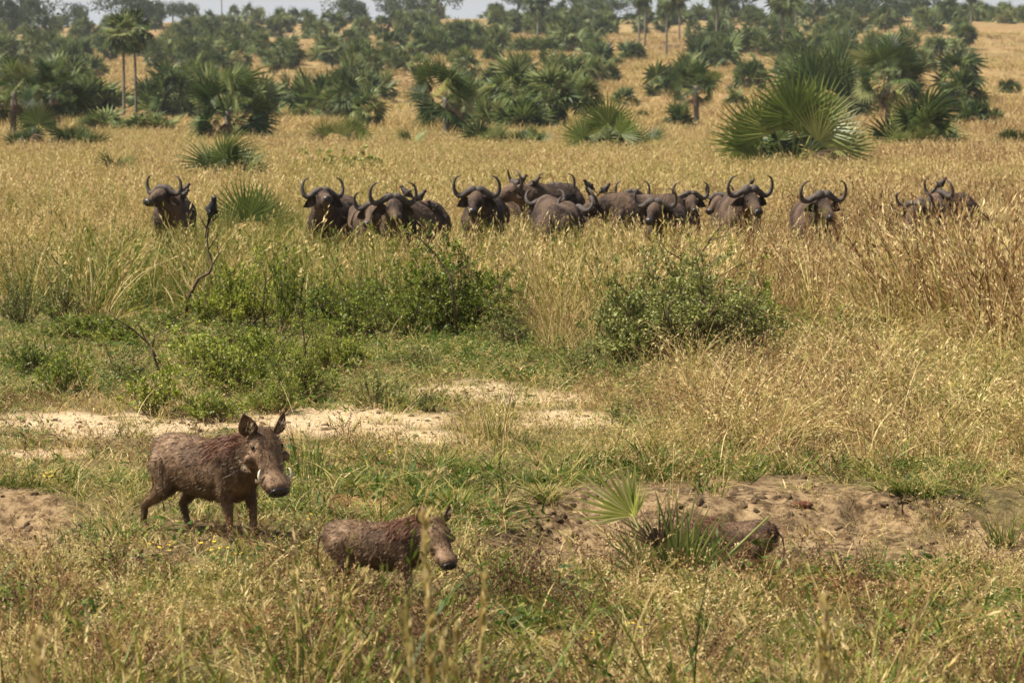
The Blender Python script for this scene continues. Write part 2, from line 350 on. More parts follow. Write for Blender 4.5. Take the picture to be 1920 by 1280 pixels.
def scatter(name, label, pts, dry, scl, coll, k, tilt=.12, m=GRASS):
    n = len(pts); me = bpy.data.meshes.new(name); me.vertices.add(n); me.vertices.foreach_set('co', pts.astype(np.float32).ravel())
    rot = np.stack([R.normal(0, tilt, n), R.normal(0, tilt, n), R.uniform(0, 6.283, n)], -1)
    q = me.attributes.new('rot', 'FLOAT_VECTOR', 'POINT'); q.data.foreach_set('vector', rot.astype(np.float32).ravel())
    q = me.attributes.new('scl', 'FLOAT', 'POINT'); q.data.foreach_set('value', np.asarray(scl, np.float32))
    q = me.attributes.new('dry', 'FLOAT', 'POINT'); q.data.foreach_set('value', np.asarray(dry, np.float32))
    q = me.attributes.new('idx', 'INT', 'POINT'); q.data.foreach_set('value', R.randint(0, k, n).astype(np.int32))
    me.materials.append(m); o = obj(name, me)
    g = bpy.data.node_groups.new(name, 'GeometryNodeTree')
    g.interface.new_socket('Geometry', in_out='INPUT', socket_type='NodeSocketGeometry'); g.interface.new_socket('Geometry', in_out='OUTPUT', socket_type='NodeSocketGeometry')
    i_ = g.nodes.new('NodeGroupInput'); o_ = g.nodes.new('NodeGroupOutput'); ip = g.nodes.new('GeometryNodeInstanceOnPoints')
    ci = g.nodes.new('GeometryNodeCollectionInfo'); ci.inputs['Collection'].default_value = coll; ci.inputs['Separate Children'].default_value = True; ci.inputs['Reset Children'].default_value = True
    def na(nm, ty):
        a = g.nodes.new('GeometryNodeInputNamedAttribute'); a.data_type = ty; a.inputs[0].default_value = nm; return a.outputs[0]
    L = g.links.new; L(i_.outputs[0], ip.inputs['Points']); L(ci.outputs[0], ip.inputs['Instance']); ip.inputs['Pick Instance'].default_value = True
    L(na('idx', 'INT'), ip.inputs['Instance Index']); L(na('rot', 'FLOAT_VECTOR'), ip.inputs['Rotation']); L(na('scl', 'FLOAT'), ip.inputs['Scale'])
    L(ip.outputs[0], o_.inputs[0])
    md = o.modifiers.new('scatter', 'NODES'); md.node_group = g
    return tag(o, label, None, None, 'stuff')
def rpts(y0, y1, dens, fn=None, wide=.235, pw=1.0):
    # random ground points, dens per square metre near y0 falling as (y0/y)^pw; fn(x,y,px,py) gives a keep chance
    A = 2 * wide * (y1 ** 2 - y0 ** 2) / 2; n = int(A * dens)
    y = np.sqrt(R.uniform(y0 ** 2, y1 ** 2, n)); x = R.uniform(-wide, wide, n) * y
    keep = R.rand(n) < (y0 / y) ** pw; x = x[keep]; y = y[keep]
    px, py = pxy(x, y)
    if fn is not None:
        k = R.rand(len(x)) < fn(x, y, px, py); x, y, px, py = x[k], y[k], px[k], py[k]
    return np.stack([x, y, T(x, y) - .01], -1), px, py

# field front edge in picture rows, by column (tall grass grows beyond it)
def edge(px): return np.interp(px, [0, 200, 420, 700, 960, 1050, 1130, 1400, 1480, 1600, 1750, 1920], [585, 590, 585, 585, 600, 655, 640, 620, 610, 620, 665, 700])
def tall_dry(x, y, px, py):
    n = fbm(x / 2.5, y / 4.5, 51); n2 = fbm(x / 9, y / 16, 57)
    d = .56 + (n - .5) * .45 + (n2 - .5) * .3
    d = d + .14 * sst(1350, 1750, px) * sst(300, 380, py) + .16 * ell(px, py, 1150, 440, 330, 60, .6, 2) + .12 * ell(px, py, 1500, 560, 120, 60, .6)
    d = d - .19 * ell(px, py, 560, 540, 330, 70, .7, 1) - .2 * ell(px, py, 180, 600, 240, 70, .7, 3) - .16 * ell(px, py, 80, 350, 100, 20) - .14 * ell(px, py, 760, 400, 200, 20)
    return d
def tallp(mb, i): blades(mb, 13, .2, .6, 1.35, .013, .16, .18, 5, 8, .075, hr=.1, ho=.22); blades(mb, 20, .24, .2, .75, .015, .4, .5, 4)
TALL = protos('tall_grass', 6, tallp)
def tall_den(x, y, px, py):
    k = sst(-14, 22, edge(px) + (fbm(x / 1.4, y / 1.4, 61) - .5) * 60 - py)
    return k * (.15 + .85 * sst(.36, .56, fbm(x / 1.1, y / 1.8, 63)))
P, px, py = rpts(31, 75, 11.5, tall_den, pw=.5)
hs = .75 + .5 * fbm(P[:, 0] / 4, P[:, 1] / 6, 65) 
scatter('tall_grass', 'tall golden savanna grass around the buffalo herd', P, tall_dry(P[:, 0], P[:, 1], px, py) + R.normal(0, .11, len(P)), hs * R.uniform(.7, 1.3, len(P)) * (.98 + .22 * sst(1380, 1700, px) * sst(540, 650, py) - .16 * (1 - sst(1380, 1600, px) * .4) * sst(43, 48, P[:, 1]) * (1 - sst(62, 68, P[:, 1])) * (1 - sst(1560, 1640, px)) - .12 * sst(43, 48, P[:, 1]) * (1 - sst(62, 68, P[:, 1])) * (1 - .45 * sst(820, 950, px))), TALL, 6, .14)
def farp(mb, i): blades(mb, 26, .55, .5, 1.2, .022, .15, .18, 3, 3, .13, hr=.09, ho=.2); blades(mb, 18, .6, .3, .6, .03, .35, .4, 2)
FARG = protos('far_grass', 5, farp)
P, px, py = rpts(72, 185, 4.2, lambda x, y, px, py: .45 + .55 * sst(.35, .55, fbm(x / 4, y / 7, 67)), pw=.7)
scatter('far_grass', 'pale golden grass of the middle distance below the palms', P, .57 + (fbm(P[:, 0] / 6, P[:, 1] / 14, 69) - .5) * .34 + R.normal(0, .08, len(P)) + .08 * sst(1350, 1800, px), R.uniform(.75, 1.1, len(P)), FARG, 5, .12)
def hillp(mb, i): blades(mb, 30, 1.3, .35, .75, .05, .2, .3, 2, 0); blades(mb, 8, 1.3, .7, 1.1, .05, .2, .3, 2, 0)
HILLG = protos('hill_grass', 4, hillp)
P, px, py = rpts(185, 620, .55, lambda x, y, px, py: .3 + .7 * sst(.35, .6, fbm(x / 12, y / 25, 73)), pw=1.2)
scatter('hill_grass', 'orange gold grass on the distant slope', P, .72 + (fbm(P[:, 0] / 20, P[:, 1] / 40, 75) - .5) * .5 + R.normal(0, .03, len(P)), R.uniform(.8, 1.3, len(P)), HILLG, 4, .08)

def stalkp(mb, i): blades(mb, 6, .16, .9, 1.6, .017, .2, .22, 6, 11, .09, hr=.12, ho=.22)
STALK = protos('straw_stalks', 6, stalkp)
P, px, py = rpts(31, 75, 2.6, tall_den, pw=.3)
scatter('straw_stalks', 'tall single straw stalks standing above the golden grass', P, .60 + R.normal(0, .06, len(P)) + .1 * sst(1300, 1700, px) * sst(450, 600, py), R.uniform(.55, .95, len(P)) * (1 - .2 * sst(43, 48, P[:, 1])), STALK, 6, .16)
P, px, py = rpts(17, 34, 1.3, lambda x, y, px, py: .12 + sst(1050, 1300, px) * sst(640, 680, py) * (1 - sst(850, 890, py)), pw=.2)
scatter('bent_straw_stalks', 'long bent straw stalks crossing over the low grass', P, .6 + R.normal(0, .08, len(P)), R.uniform(.25, .6, len(P)), STALK, 6, .45)
def bare(px, py): return np.clip(mx(m_sand(px, py) * (.68 + .3 * sst(.4, .5, fbm(px / 40, py / 10, 15))), m_dirt(px, py) * (.84 + .15 * sst(.4, .5, fbm(px / 40, py / 16, 16))), m_red(px, py) * .5), 0, 1)
def tramp(px, py): return 1 - .75 * mx(ell(px, py, 385, 1010, 150, 26, .3), ell(px, py, 720, 1118, 130, 24, .3))
def low_dry(x, y, px, py):
    n = fbm(x / .6, y / .9, 81); n2 = fbm(x / 2.2, y / 2.6, 83)
    d = .45 - .14 * sst(960, 1080, py) + (n - .5) * 1.0 + (n2 - .5) * .6
    d = d - .16 * ell(px, py, 560, 690, 620, 80, .6, 1) - .18 * ell(px, py, 740, 930, 300, 50, .6, 2) - .14 * ell(px, py, 1350, 890, 300, 22, .6) - .1 * ell(px, py, 1550, 640, 200, 30) + .12 * ell(px, py, 1550, 790, 420, 70, .6)
    return d + .06 * ell(px, py, 300, 1180, 380, 100)
def shortp(mb, i): blades(mb, 22, .14, .05, .16, .009, .6, .7, 3); blades(mb, 6, .12, .12, .3, .006, .35, .5, 4)
SHORT = protos('short_grass', 7, shortp)
P, px, py = rpts(12.5, 48, 46, lambda x, y, px, py: tramp(px, py) * (1 - bare(px, py)) * (.12 + .88 * sst(.38, .54, fbm(x / .4, y / .5, 85))), pw=1.0)
scatter('short_grass', 'short patchy green and dry grass in the foreground', P, low_dry(P[:, 0], P[:, 1], px, py) + R.normal(0, .16, len(P)), R.uniform(.5, 1.25, len(P)), SHORT, 7, .2)
def strawp(mb, i): blades(mb, 22, .22, .08, .32, .006, .3, .3, 3, 0, flat=True)
STRAW = protos('straw_litter', 5, strawp)
P, px, py = rpts(12.5, 40, 26, lambda x, y, px, py: (1 - .78 * mx(m_sand(px, py), m_dirt(px, py))) * .9, pw=.8)
scatter('straw_litter', 'dead straw lying flat between the grass tufts', P, .72 + R.normal(0, .1, len(P)), R.uniform(.6, 1.2, len(P)), STRAW, 5, .1)
def wispp(mb, i): blades(mb, 11, .13, .16, .42, .0035, .28, .4, 4, 16, .024, hw=.6); blades(mb, 10, .12, .08, .2, .007, .45, .6, 3)
WISP = protos('seeding_grass', 6, wispp)
def wd(x, y, px, py):
    return tramp(px, py) * (1 - bare(px, py)) * sst(.42, .56, fbm(x / .5, y / .6, 87)) * np.clip(.3 * sst(1000, 1080, py) + .9 * sst(1040, 1160, py) + .12 * sst(690, 760, py) + .5 * sst(700, 760, py) * sst(1050, 1250, px) + .02, 0, 1)
P, px, py = rpts(12.5, 34, 48, wd, pw=.6)
scatter('seeding_grass', 'wispy brown seeding grass of the foreground', P, .74 + (fbm(P[:, 0], P[:, 1], 89) - .5) * 1.3 + R.normal(0, .12, len(P)), R.uniform(.6, 1.1, len(P)), WISP, 6, .16)
def medp(mb, i): blades(mb, 13, .18, .25, .85, .008, .45, .45, 5, 5, .05, hr=.12); blades(mb, 16, .18, .12, .3, .010, .6, .7, 4)
MED = protos('dry_stems', 6, medp)
def md(x, y, px, py):
    z1 = sst(1080, 1300, px + (fbm(px / 90, py / 50, 3) - .5) * 160) * sst(640, 680, py) * (1 - sst(840, 885, py))
    z2 = .22 * sst(620, 680, py) * (1 - sst(840, 900, py)); z3 = .6 * ell(px, py, 930, 800, 150, 45, .4)
    return (1 - .8 * bare(px, py)) * np.clip(z1 + z2 + z3, 0, 1) * sst(.3, .55, fbm(x / .7, y / .8, 91))
P, px, py = rpts(22, 38, 17, md, pw=.3)
scatter('dry_stems', 'knee high dry brown grass stems right of the thicket', P, .62 + (fbm(P[:, 0] / 1.5, P[:, 1] / 1.5, 93) - .5) * .8 + R.normal(0, .1, len(P)), R.uniform(.5, 1.2, len(P)) * (.6 + .4 * sst(1100, 1500, px)), MED, 6, .22)
def broadp(mb, i): blades(mb, 18, .1, .09, .26, .015, .55, .8, 5)
BROAD = protos('broad_grass', 5, broadp)
def bd(x, y, px, py):
    z = mx(ell(px, py, 760, 925, 330, 45, .5, 1), ell(px, py, 1330, 885, 330, 16, .5, 2), ell(px, py, 1740, 905, 130, 28, .4, 3) * 1.2, ell(px, py, 120, 915, 200, 16, .5), ell(px, py, 1560, 640, 160, 26, .5), .16 * sst(.5, .62, fbm(x / 1.1, y / 1.1, 95)), .5 * sst(.5, .6, fbm(x / .7, y / .8, 96)) * sst(980, 1050, py))
    return np.clip(z, 0, 1) * (1 - .9 * bare(px, py)) * sst(.28, .5, fbm(x / .5, y / .6, 97))
P, px, py = rpts(13, 45, 60, bd, pw=.9)
scatter('broad_grass', 'bright green broad bladed grass along the gully bank', P, .16 + (fbm(P[:, 0] / .7, P[:, 1] / .7, 99) - .5) * .4 + R.normal(0, .05, len(P)), R.uniform(.55, 1.2, len(P)), BROAD, 5, .2)
def herbp(mb, i, n=70, Rr=.2, h=.16, s=.018):
    for _ in range(n):
        a = U(0, 6.283); r = Rr * math.sqrt(U(0, 1)); p = np.array([math.cos(a) * r, math.sin(a) * r, U(.01, h) * (1 - .6 * r / Rr)])
        v = R.normal(0, 1, 3); v[2] = abs(v[2]) * .4; v /= np.linalg.norm(v); sv = np.cross(v, [R.normal(0, .4), R.normal(0, .4), 1]); sv /= np.linalg.norm(sv)
        l = s * U(.7, 1.5); mb.add([p, p + v * l + sv * l * .45, p + v * 2 * l, p + v * l - sv * l * .45], [(0, 1, 2, 3)], R.rand(), .5)
HERB = protos('low_herbs', 5, herbp, GRASS)
def hd(x, y, px, py):
    z = mx(ell(px, py, 560, 680, 700, 85, .6, 1), .5 * ell(px, py, 1500, 640, 330, 60, .5), .35 * sst(.5, .6, fbm(x / 1.2, y / 1.2, 101)), .4 * sst(980, 1060, py) * sst(.45, .6, fbm(x / .6, y / .6, 103)))
    return np.clip(z, 0, 1) * (1 - bare(px, py)) * sst(.25, .5, fbm(x / .8, y / .9, 105))
P, px, py = rpts(12.5, 48, 26, hd, pw=.5)
scatter('low_herbs', 'low leafy green herbs covering the ground', P, .12 + (fbm(P[:, 0], P[:, 1], 107) - .5) * .35 + R.normal(0, .05, len(P)), R.uniform(.6, 1.5, len(P)), HERB, 5, .15)

def pebp(m):
    def f(mb, i):
        b = bmesh.new(); bmesh.ops.create_icosphere(b, subdivisions=2, radius=1)
        for v in b.verts:
            k = 1 + .35 * mnoise.noise(v.co * 1.6 + Vector((i * 7, 0, 0))) + .15 * mnoise.noise(v.co * 4 + Vector((i, 9, 0))); v.co = Vector((v.co.x * k, v.co.y * k * .8, v.co.z * k * .55))
        mb.add([v.co for v in b.verts], [tuple(v.index for v in q.verts) for q in b.faces]); b.free()
    return f
CL = protos('earth_clods', 4, pebp(CLOD), CLOD)
P, px, py = rpts(16, 32, 300, lambda x, y, px, py: np.clip(m_dirt(px, py) + .25 * m_sand(px, py), 0, 1) * sst(.42, .62, fbm(x / .35, y / .35, 111)), pw=.5)
scatter('earth_clods', 'crumbly trampled earth clods in the gully', P, P[:, 0] * 0, .010 + .045 * R.rand(len(P)) ** 3, CL, 4, .6, CLOD)
LT = protos('laterite_gravel', 4, pebp(LATER), LATER)
P, px, py = rpts(12.5, 20, 170, lambda x, y, px, py: m_red(px, py) * sst(.35, .6, fbm(x / .3, y / .3, 113)), pw=.5)
scatter('laterite_gravel', 'orange laterite gravel showing through the foreground grass', P, P[:, 0] * 0, .008 + .022 * R.rand(len(P)) ** 2, LT, 4, .6, LATER)
def flowp(mb, i):
    for k in range(6):
        p = np.array([U(-.1, .1), U(-.1, .1), U(.05, .16)])
        for q in range(5):
            a = q * 1.257; v = np.array([math.cos(a), math.sin(a), .3]) * .011; s_ = np.array([-math.sin(a), math.cos(a), 0]) * .006
            mb.add([p, p + v + s_, p + v * 1.5, p + v - s_], [(0, 1, 2, 3)])
FL = protos('yellow_flowers', 2, flowp, YEL)
P, px, py = rpts(14, 24, 3, lambda x, y, px, py: mx(ell(px, py, 1625, 950, 50, 35), .12 + 0 * px, .6 * ell(px, py, 400, 1060, 200, 25)), pw=.2)
scatter('yellow_flowers', 'tiny yellow wildflowers in the grass and dirt', P, P[:, 0] * 0, R.uniform(.6, 1.1, len(P)), FL, 2, .1, YEL)

# ------------------------------------------------------------------ fan palm leaves
def fan(mb, nseg=26, span=4.0, Rr=1.0, split=.45, pet=.8, droop=.25, fold=.5, rs=None, lo=False, pw=.018, ragged=.15, M=None, rnb=None, petiole=True, wm=1.0):
    rs = rs or R; V = []; Fc = []; RN = []; n = 0
    da = span / nseg; rb = rs.rand() if rnb is None else rnb
    fr = [.04, split, 1.0] if lo else [.04, split * .5, split, .75, 1.0]
    for k in range(nseg):
        a = -span / 2 + (k + .5) * da; L = Rr * (.72 + .28 * math.cos(a * .5)) * (1 - ragged * rs.rand()); a += rs.normal(0, da * .12)
        cl = droop * (.6 + .8 * rs.rand())
        for f in fr:
            r = f * L; hw = min(f, split) * Rr * math.tan(da / 2) * .98 * (wm if f > split * .4 else 1)
            if f > split: hw = split * Rr * math.tan(da / 2) * (1 - (f - split) / (1 - split)) ** .8 * .85 * wm + .002
            z = -cl * Rr * f ** 2.5 + .12 * Rr * f * abs(math.sin(a)) 
            for s in (-1, 0, 1):
                V.append((pet + r * math.cos(a) - s * hw * math.sin(a), r * math.sin(a) + s * hw * math.cos(a), z - (fold * hw if s == 0 else 0)))
        m_ = len(fr)
        for i in range(m_ - 1):
            b = n + i * 3; Fc += [(b, b + 1, b + 4, b + 3), (b + 1, b + 2, b + 5, b + 4)]
        n += 3 * m_; RN += [min(1, max(0, rb + rs.normal(0, .2)))] * (3 * m_)
    V = np.array(V)
    if petiole and pet > 0:
        W = pw
        Pv = np.array([(0, -W, 0), (0, W, 0), (0, 0, -W * 1.5), (pet, -W * .5, 0), (pet, W * .5, 0), (pet, 0, -W * .8)])
        V = np.concatenate([V, Pv]); Fc += [(n, n + 1, n + 4, n + 3), (n + 1, n + 2, n + 5, n + 4), (n + 2, n, n + 3, n + 5)]; RN += [min(1, rb + .45)] * 6
    if M is not None:
        A = np.array(M.to_3x3()); V = V @ A.T + np.array(M.translation)
    mb.add(V, Fc, np.array(RN), .5)
def orient(d, up, roll=0.0, loc=(0, 0, 0), sc=1.0):
    d = Vector(d).normalized(); y = Vector(up).cross(d)
    if y.length < 1e-3: y = Vector((0, 1, 0))
    y.normalize(); z = d.cross(y)
    M = Matrix((d, y, z)).transposed()
    M = M @ Matrix.Rotation(roll, 3, 'X'); M = M * sc if sc != 1 else M
    return Matrix.Translation(loc) @ M.to_4x4()
def leafmesh(name, m, **k):
    mb = MB(); fan(mb, **k); return mb.mesh(name, m)
LG = [leafmesh('leaf', PALM, nseg=26, span=sp, Rr=1.0, pet=pt, droop=dr, split=s_) for sp, pt, dr, s_ in ((4.2, 1.0, .2, .5), (3.6, .9, .12, .42), (4.6, 1.1, .35, .5), (3.9, 1.0, .5, .4), (3.0, .8, .1, .35))]
LB = [leafmesh('leaf', PALMB, nseg=28, span=sp, Rr=1.0, pet=pt, droop=dr, split=s_) for sp, pt, dr, s_ in ((3.4, .7, .08, .45), (2.8, .6, .05, .35), (4.0, .8, .15, .5))]
LD = [leafmesh('dead_leaf', DEAD, nseg=18, span=sp, Rr=.85, pet=pt, droop=dr, split=.35, fold=1.0, ragged=.4) for sp, pt, dr in ((2.2, .7, .6), (1.4, .9, .9), (2.8, .8, 1.0))]
def put_leaf(par, me, M, nm='leaf'):
    o = obj(nm, me, par); o.matrix_local = M; return o
def trunk_mesh(h, r0, r1, lean=0.03, rings=10, name='trunk'):
    mb = MB(); a = U(0, 6.28); P = []; q = []
    for i in range(rings + 1):
        t = i / rings; P.append((math.cos(a) * lean * h * t * t, math.sin(a) * lean * h * t * t, h * t - .15)); q.append((r0 + (r1 - r0) * t) * (1 + .06 * math.sin(i * 2.6)) * (1.35 if i == 0 else 1))
    tube(mb, P, q, 10); return mb.mesh(name, TRUNK, True), Vector(P[-1])
def palm_near(label, loc, hgt, rad, kind='bush', n=24, dead=8, trunk=0.0, fresh=0.0, group=None, up=.35, cat='palm', name='fan_palm'):
    root = thing(name, label, cat, loc, U(0, 6.28), group)
    top = Vector((0, 0, .1))
    if trunk > 0:
        me, top = trunk_mesh(trunk, .24, .17); obj('trunk', me, root)
    Ls = 1.9
    n = int(n * (.85 if kind == 'bush' else .62))
    for i in range(n):
        t = (i + .5) / n; az = i * 2.4 + U(-.3, .3)
        el = math.radians(88 - (78 if kind == 'bush' else 135) * t ** .8 + U(-8, 8))
        s = rad / Ls * (U(.82, 1.12) if kind == 'bush' else U(.95, 1.3)) * (1 if kind != 'bush' else (1 + .0 * t))
        if kind == 'bush': s *= (hgt / rad) * math.sin(max(el, 0)) + math.cos(el) if el > 0 else 1
        d = Vector((math.cos(az) * math.cos(el), math.sin(az) * math.cos(el), math.sin(el)))
        L = (LB if U(0, 1) < fresh else LG)
        put_leaf(root, rnd.choice(L), orient(d, (math.cos(az) * -.3, math.sin(az) * -.3, 1) if el < 1.3 else (-math.cos(az), -math.sin(az), .3), rnd.choice((-1, 1)) * U(.1, 1.5), top + Vector((U(-.1, .1), U(-.1, .1), U(-.25, .1) * (trunk > 0))), s))
    for i in range(dead):
        az = U(0, 6.28); el = math.radians(U(-75, -20) if trunk > 0 else U(-5, 30))
        d = Vector((math.cos(az) * math.cos(el), math.sin(az) * math.cos(el), math.sin(el)))
        put_leaf(root, rnd.choice(LD), orient(d, (0, 0, 1), U(-.8, .8), top - Vector((0, 0, U(.1, .5) if trunk > 0 else 0)), rad / Ls * U(.6, 1)), 'dead_leaf')
    return root

# row of palms beyond the yellow grass: (px, base row, distance, height px, half width px, kind, leaves, dead, trunk m, fresh, label)
NEAR = [
 (1715, 278, 150, 105, 74, 'bush', 24, 10, 0, .35, 'bushy fan palm with dead brown skirt right of the huge fan palm'),
 (1215, 282, 143, 60, 34, 'bush', 3, 9, 0, 0, 'mostly dead brown fan palm clump beside the mid green bush'),
 (838, 272, 172, 165, 72, 'tree', 36, 12, 2.2, .05, 'dark round headed fan palm with short trunk left of centre'),
 (432, 272, 165, 160, 92, 'tree', 42, 12, 1.8, .05, 'broad dark fan palm with drooping leaves above the spiky clump'),
 (765, 282, 150, 48, 30, 'bush', 9, 3, 0, .3, 'small pale fan palm seedling left of the dark round palm'),
 (925, 278, 152, 52, 44, 'bush', 14, 4, 0, .5, 'small upright fan palm clump right of the dark round palm'),
 (1000, 280, 152, 42, 36, 'bush', 10, 6, 0, .3, 'ragged knee high fan palm clump with dead leaves'),
 (105, 262, 175, 158, 66, 'tree', 36, 16, 2.0, 0, 'dark fan palm with brown skirt second from left edge'),
 (30, 262, 180, 155, 62, 'tree', 34, 14, 2.0, 0, 'dark fan palm cut off by the left edge of the photo'),
 (150, 280, 145, 40, 60, 'bush', 14, 10, 0, .2, 'low spreading fan palm clump with dead fronds at left'),
 (440, 338, 95, 88, 52, 'bush', 16, 14, 0, .3, 'spiky fan palm clump with bleached dead leaves below the broad dark palm'),
 (1660, 205, 215, 140, 78, 'tree', 38, 14, 2.2, .1, 'big dark palm with ragged crown above the bushy fan palm'),
 (1535, 180, 250, 95, 80, 'bush', 28, 6, 0, .1, 'grey green palm thicket directly behind the huge fan palm'),
 (1304, 236, 222, 128, 50, 'tree', 28, 8, 2.6, .1, 'single short palm tree with bare trunk on the open slope'),
 (1895, 280, 150, 42, 34, 'bush', 12, 6, 0, .2, 'low dark fan palm clump at the right edge'),
 (222, 330, 100, 36, 32, 'bush', 10, 5, 0, .6, 'small spiky fan palm standing in the yellow grass at left'),
 (1695, 400, 62, 42, 28, 'bush', 5, 2, 0, .7, 'little fan palm leaf sprouting behind the pair of buffaloes at right'),
]
for px, by, y, hp, wp, kind, n, dead, tr, fr, lab in NEAR:
    loc = at(px, y); k = ppm(y); by_ = 225 - (loc.z - H) * k
    h = (by_ - (by - hp)) / k if kind == 'bush' else hp / k
    if kind == 'tree':
        rad = wp / k; trk = max((by_ - (by - hp)) / k - rad * 1.0, .6); palm_near(lab, loc, h, rad, 'tree', n, dead, trk, fr, name='palm_tree')
    else: palm_near(lab, loc, h, wp / k * 1.02, 'bush', n, dead, 0, fr, name='palm_bush')

def hand_palm(name, label, loc, leaves, m=LB, seed=0):    # leaves: (right, up, toward camera) direction, size, blade facing the camera
    root = thing(name, label, 'palm', loc)
    for i, (dx, dz, dy, s, roll, k, off) in enumerate(leaves):
        put_leaf(root, (m[k % len(m)] if k < 10 else LD[k % 3]), orient((dx, -dy, dz), (0, -1, .35), roll, off, s), 'leaf' if k < 10 else 'dead_leaf')
    return root
def big_fan(label, loc, rad, fans, back, dead, seed=0, m=LB):
    root = thing('palm_bush', label, 'palm', loc); s0 = rad / 1.72
    for i, (dx, dz, q) in enumerate(fans):
        put_leaf(root, m[i % len(m)], orient((dx, U(-.35, .1), dz), (0, -1, .25), U(-.45, .45), (dx * .10 * rad, U(-.3, .1), rad * .17), s0 * q * .9))
    for i in range(back):
        az = U(.2, 2.9); el = D_(U(15, 75)); put_leaf(root, rnd.choice(LG), orient((math.cos(az) * math.cos(el), math.sin(az) * math.cos(el), math.sin(el)), (0, -.5, 1), U(-1.4, 1.4), (0, .3, .1), s0 * U(.6, .8)))
    for i in range(dead):
        dx = U(-1, 1); put_leaf(root, rnd.choice(LD), orient((dx, -.6, U(-.5, .35)), (0, -1, 1), U(-1, 1), (dx * .25 * rad, -.3, U(.2, .9)), s0 * U(.4, .7)), 'dead_leaf')
D_ = math.radians
big_fan('huge bright green fan palm bush behind the buffaloes, widest palm in the photo', at(1482, 108), 4.3, [(-.75, .75, .92), (-.38, .95, .98), (.02, 1, 1.0), (.42, .93, 1.0), (.75, .7, .9), (.95, .35, .8), (-.95, .45, .85), (-1, .1, .75), (-.55, .85, .8), (.2, 1, .85), (.65, .8, .85), (1, .05, .55), (-.9, .15, .6)], 12, 14)
big_fan('mid green fan palm bush with a dead brown leaf cluster on its right', at(1135, 136), 3.3, [(-.8, .6, .9), (-.4, .9, .95), (.05, 1, 1), (.5, .85, .9), (-1, .2, .8), (.9, .4, .75)], 8, 6, m=LB)
big_fan('low bright fan palm clump between the two dark round palms', at(640, 150), 2.5, [(-.7, .7, 1), (0, 1, 1.05), (.5, .8, 1), (1, .2, .9), (-1, .1, .8)], 5, 4, m=LB)
big_fan('grey green fan palm clump with one big round leaf at left', at(72, 145), 2.5, [(.1, 1, 1.1), (-.8, .5, .8), (1, .3, .7), (.8, .1, .6)], 6, 6, m=LG)
# fan palm leaves in front of the herd, left
hand_palm('palm_bush', 'upright bright fan palm leaves in tall grass behind the perched bird', at(470, 60), [
 (-.5, .8, .2, .92, .1, 1, (-.2, 0, .1)), (-.1, 1, .1, 1.05, -.3, 0, (0, 0, .1)), (.5, .8, .1, 1.0, .2, 1, (.15, 0, .1)), (-.75, .5, .3, .85, .3, 1, (-.2, 0, .1)), (.2, 1, -.3, .95, .5, 2, (0, .2, .1)), (.8, .6, .2, .85, .4, 1, (.3, 0, .1)), (.95, .25, .2, .5, 0, 10, (.2, 0, .1))], LB)
hand_palm('palm_bush', 'thin fan palm leaves poking out of the grass near the left edge', at(45, 50), [
 (-.3, 1, .1, .5, .3, 1, (-.1, 0, 0)), (.35, .9, .1, .5, -.3, 1, (.1, 0, 0)), (-.7, .7, .1, .45, .1, 1, (-.1, 0, 0)), (.1, 1, -.3, .45, .6, 11, (.1, .1, 0))], LG)
# foreground fan palm in front of the third warthog
FG = at(1255, 17.9, -.12)
PALMC = m_leaf('palm_leaf_pale', [(0, (.06, .09, .02)), (.4, (.20, .25, .04)), (.7, (.42, .44, .10)), (1, (.66, .62, .26))], .45, .6, .12)
LF = [leafmesh('leaf', PALMC, nseg=13, span=1.9, Rr=1.0, pet=0, droop=.05, split=.42, fold=.4, ragged=.28, pw=.012, rnb=.78),
      leafmesh('leaf', PALMB, nseg=8, span=1.1, Rr=1.0, pet=.3, droop=.04, split=.2, fold=.5, ragged=.25, pw=.012, wm=2.1, rnb=.8),
      leafmesh('leaf', PALM, nseg=7, span=1.3, Rr=1.0, pet=.3, droop=.04, split=.2, fold=.5, ragged=.3, pw=.012, wm=1.8)]
r_ = thing('palm_bush', 'small fan palm in the foreground partly hiding the third warthog', 'palm', FG)
def fgl(bx, by, tx, ty, size, k, dd=0.0, roll=0.0, me=None):   # root and tip given as picture points, built at the palm's own distance
    a = ray(bx, by, FG.y) - FG; b = ray(tx, ty, FG.y - dd) - FG; d = b - a; me = me or LF[k]
    return put_leaf(r_, me, orient(d, (.1, -1, .3), roll, a, d.length / size), 'leaf' if me in LF else 'dead_leaf')
def petiole(bx, by, hx, hy, leaf, dd=0.0):
    pb = MB(); tube(pb, [ray(bx, by, FG.y) - FG, ray((bx + hx) / 2 + 6, (by + hy) / 2, FG.y) - FG, ray(hx, hy, FG.y - dd) - FG], [.011, .009, .008], 6, .9); obj('petiole', pb.mesh('petiole', PALMB, True), r_)
fgl(1187, 966, 1095, 886, .9, 0, .03, -.1); fgl(1190, 970, 1202, 905, .9, 0, .12, 1.1); petiole(1240, 1112, 1187, 966, 0)
fgl(1190, 968, 1185, 892, 1.05, 1, .0, .8)
fgl(1262, 1110, 1300, 905, 1.3, 1, 0, .05); fgl(1290, 1112, 1385, 985, 1.3, 1, .05, .1); fgl(1230, 1112, 1165, 960, 1.3, 1, .02, -.1)
fgl(1250, 1110, 1222, 935, 1.3, 1, -.1, -.3)
fgl(1235, 1115, 1140, 985, 1.3, 2, -.05, .2)
fgl(1275, 1110, 1350, 955, 1.3, 1, .1, .2)
fgl(1225, 1120, 1150, 1050, 1.3, 2, .15, .6)
fgl(1390, 1018, 1460, 1012, 1.2, 2, .1, 1.0); petiole(1275, 1112, 1392, 1018, 0)
fgl(1262, 1112, 1265, 980, 1.3, 2, .2, -.6)
petiole(1285, 1105, 1442, 968, 0)
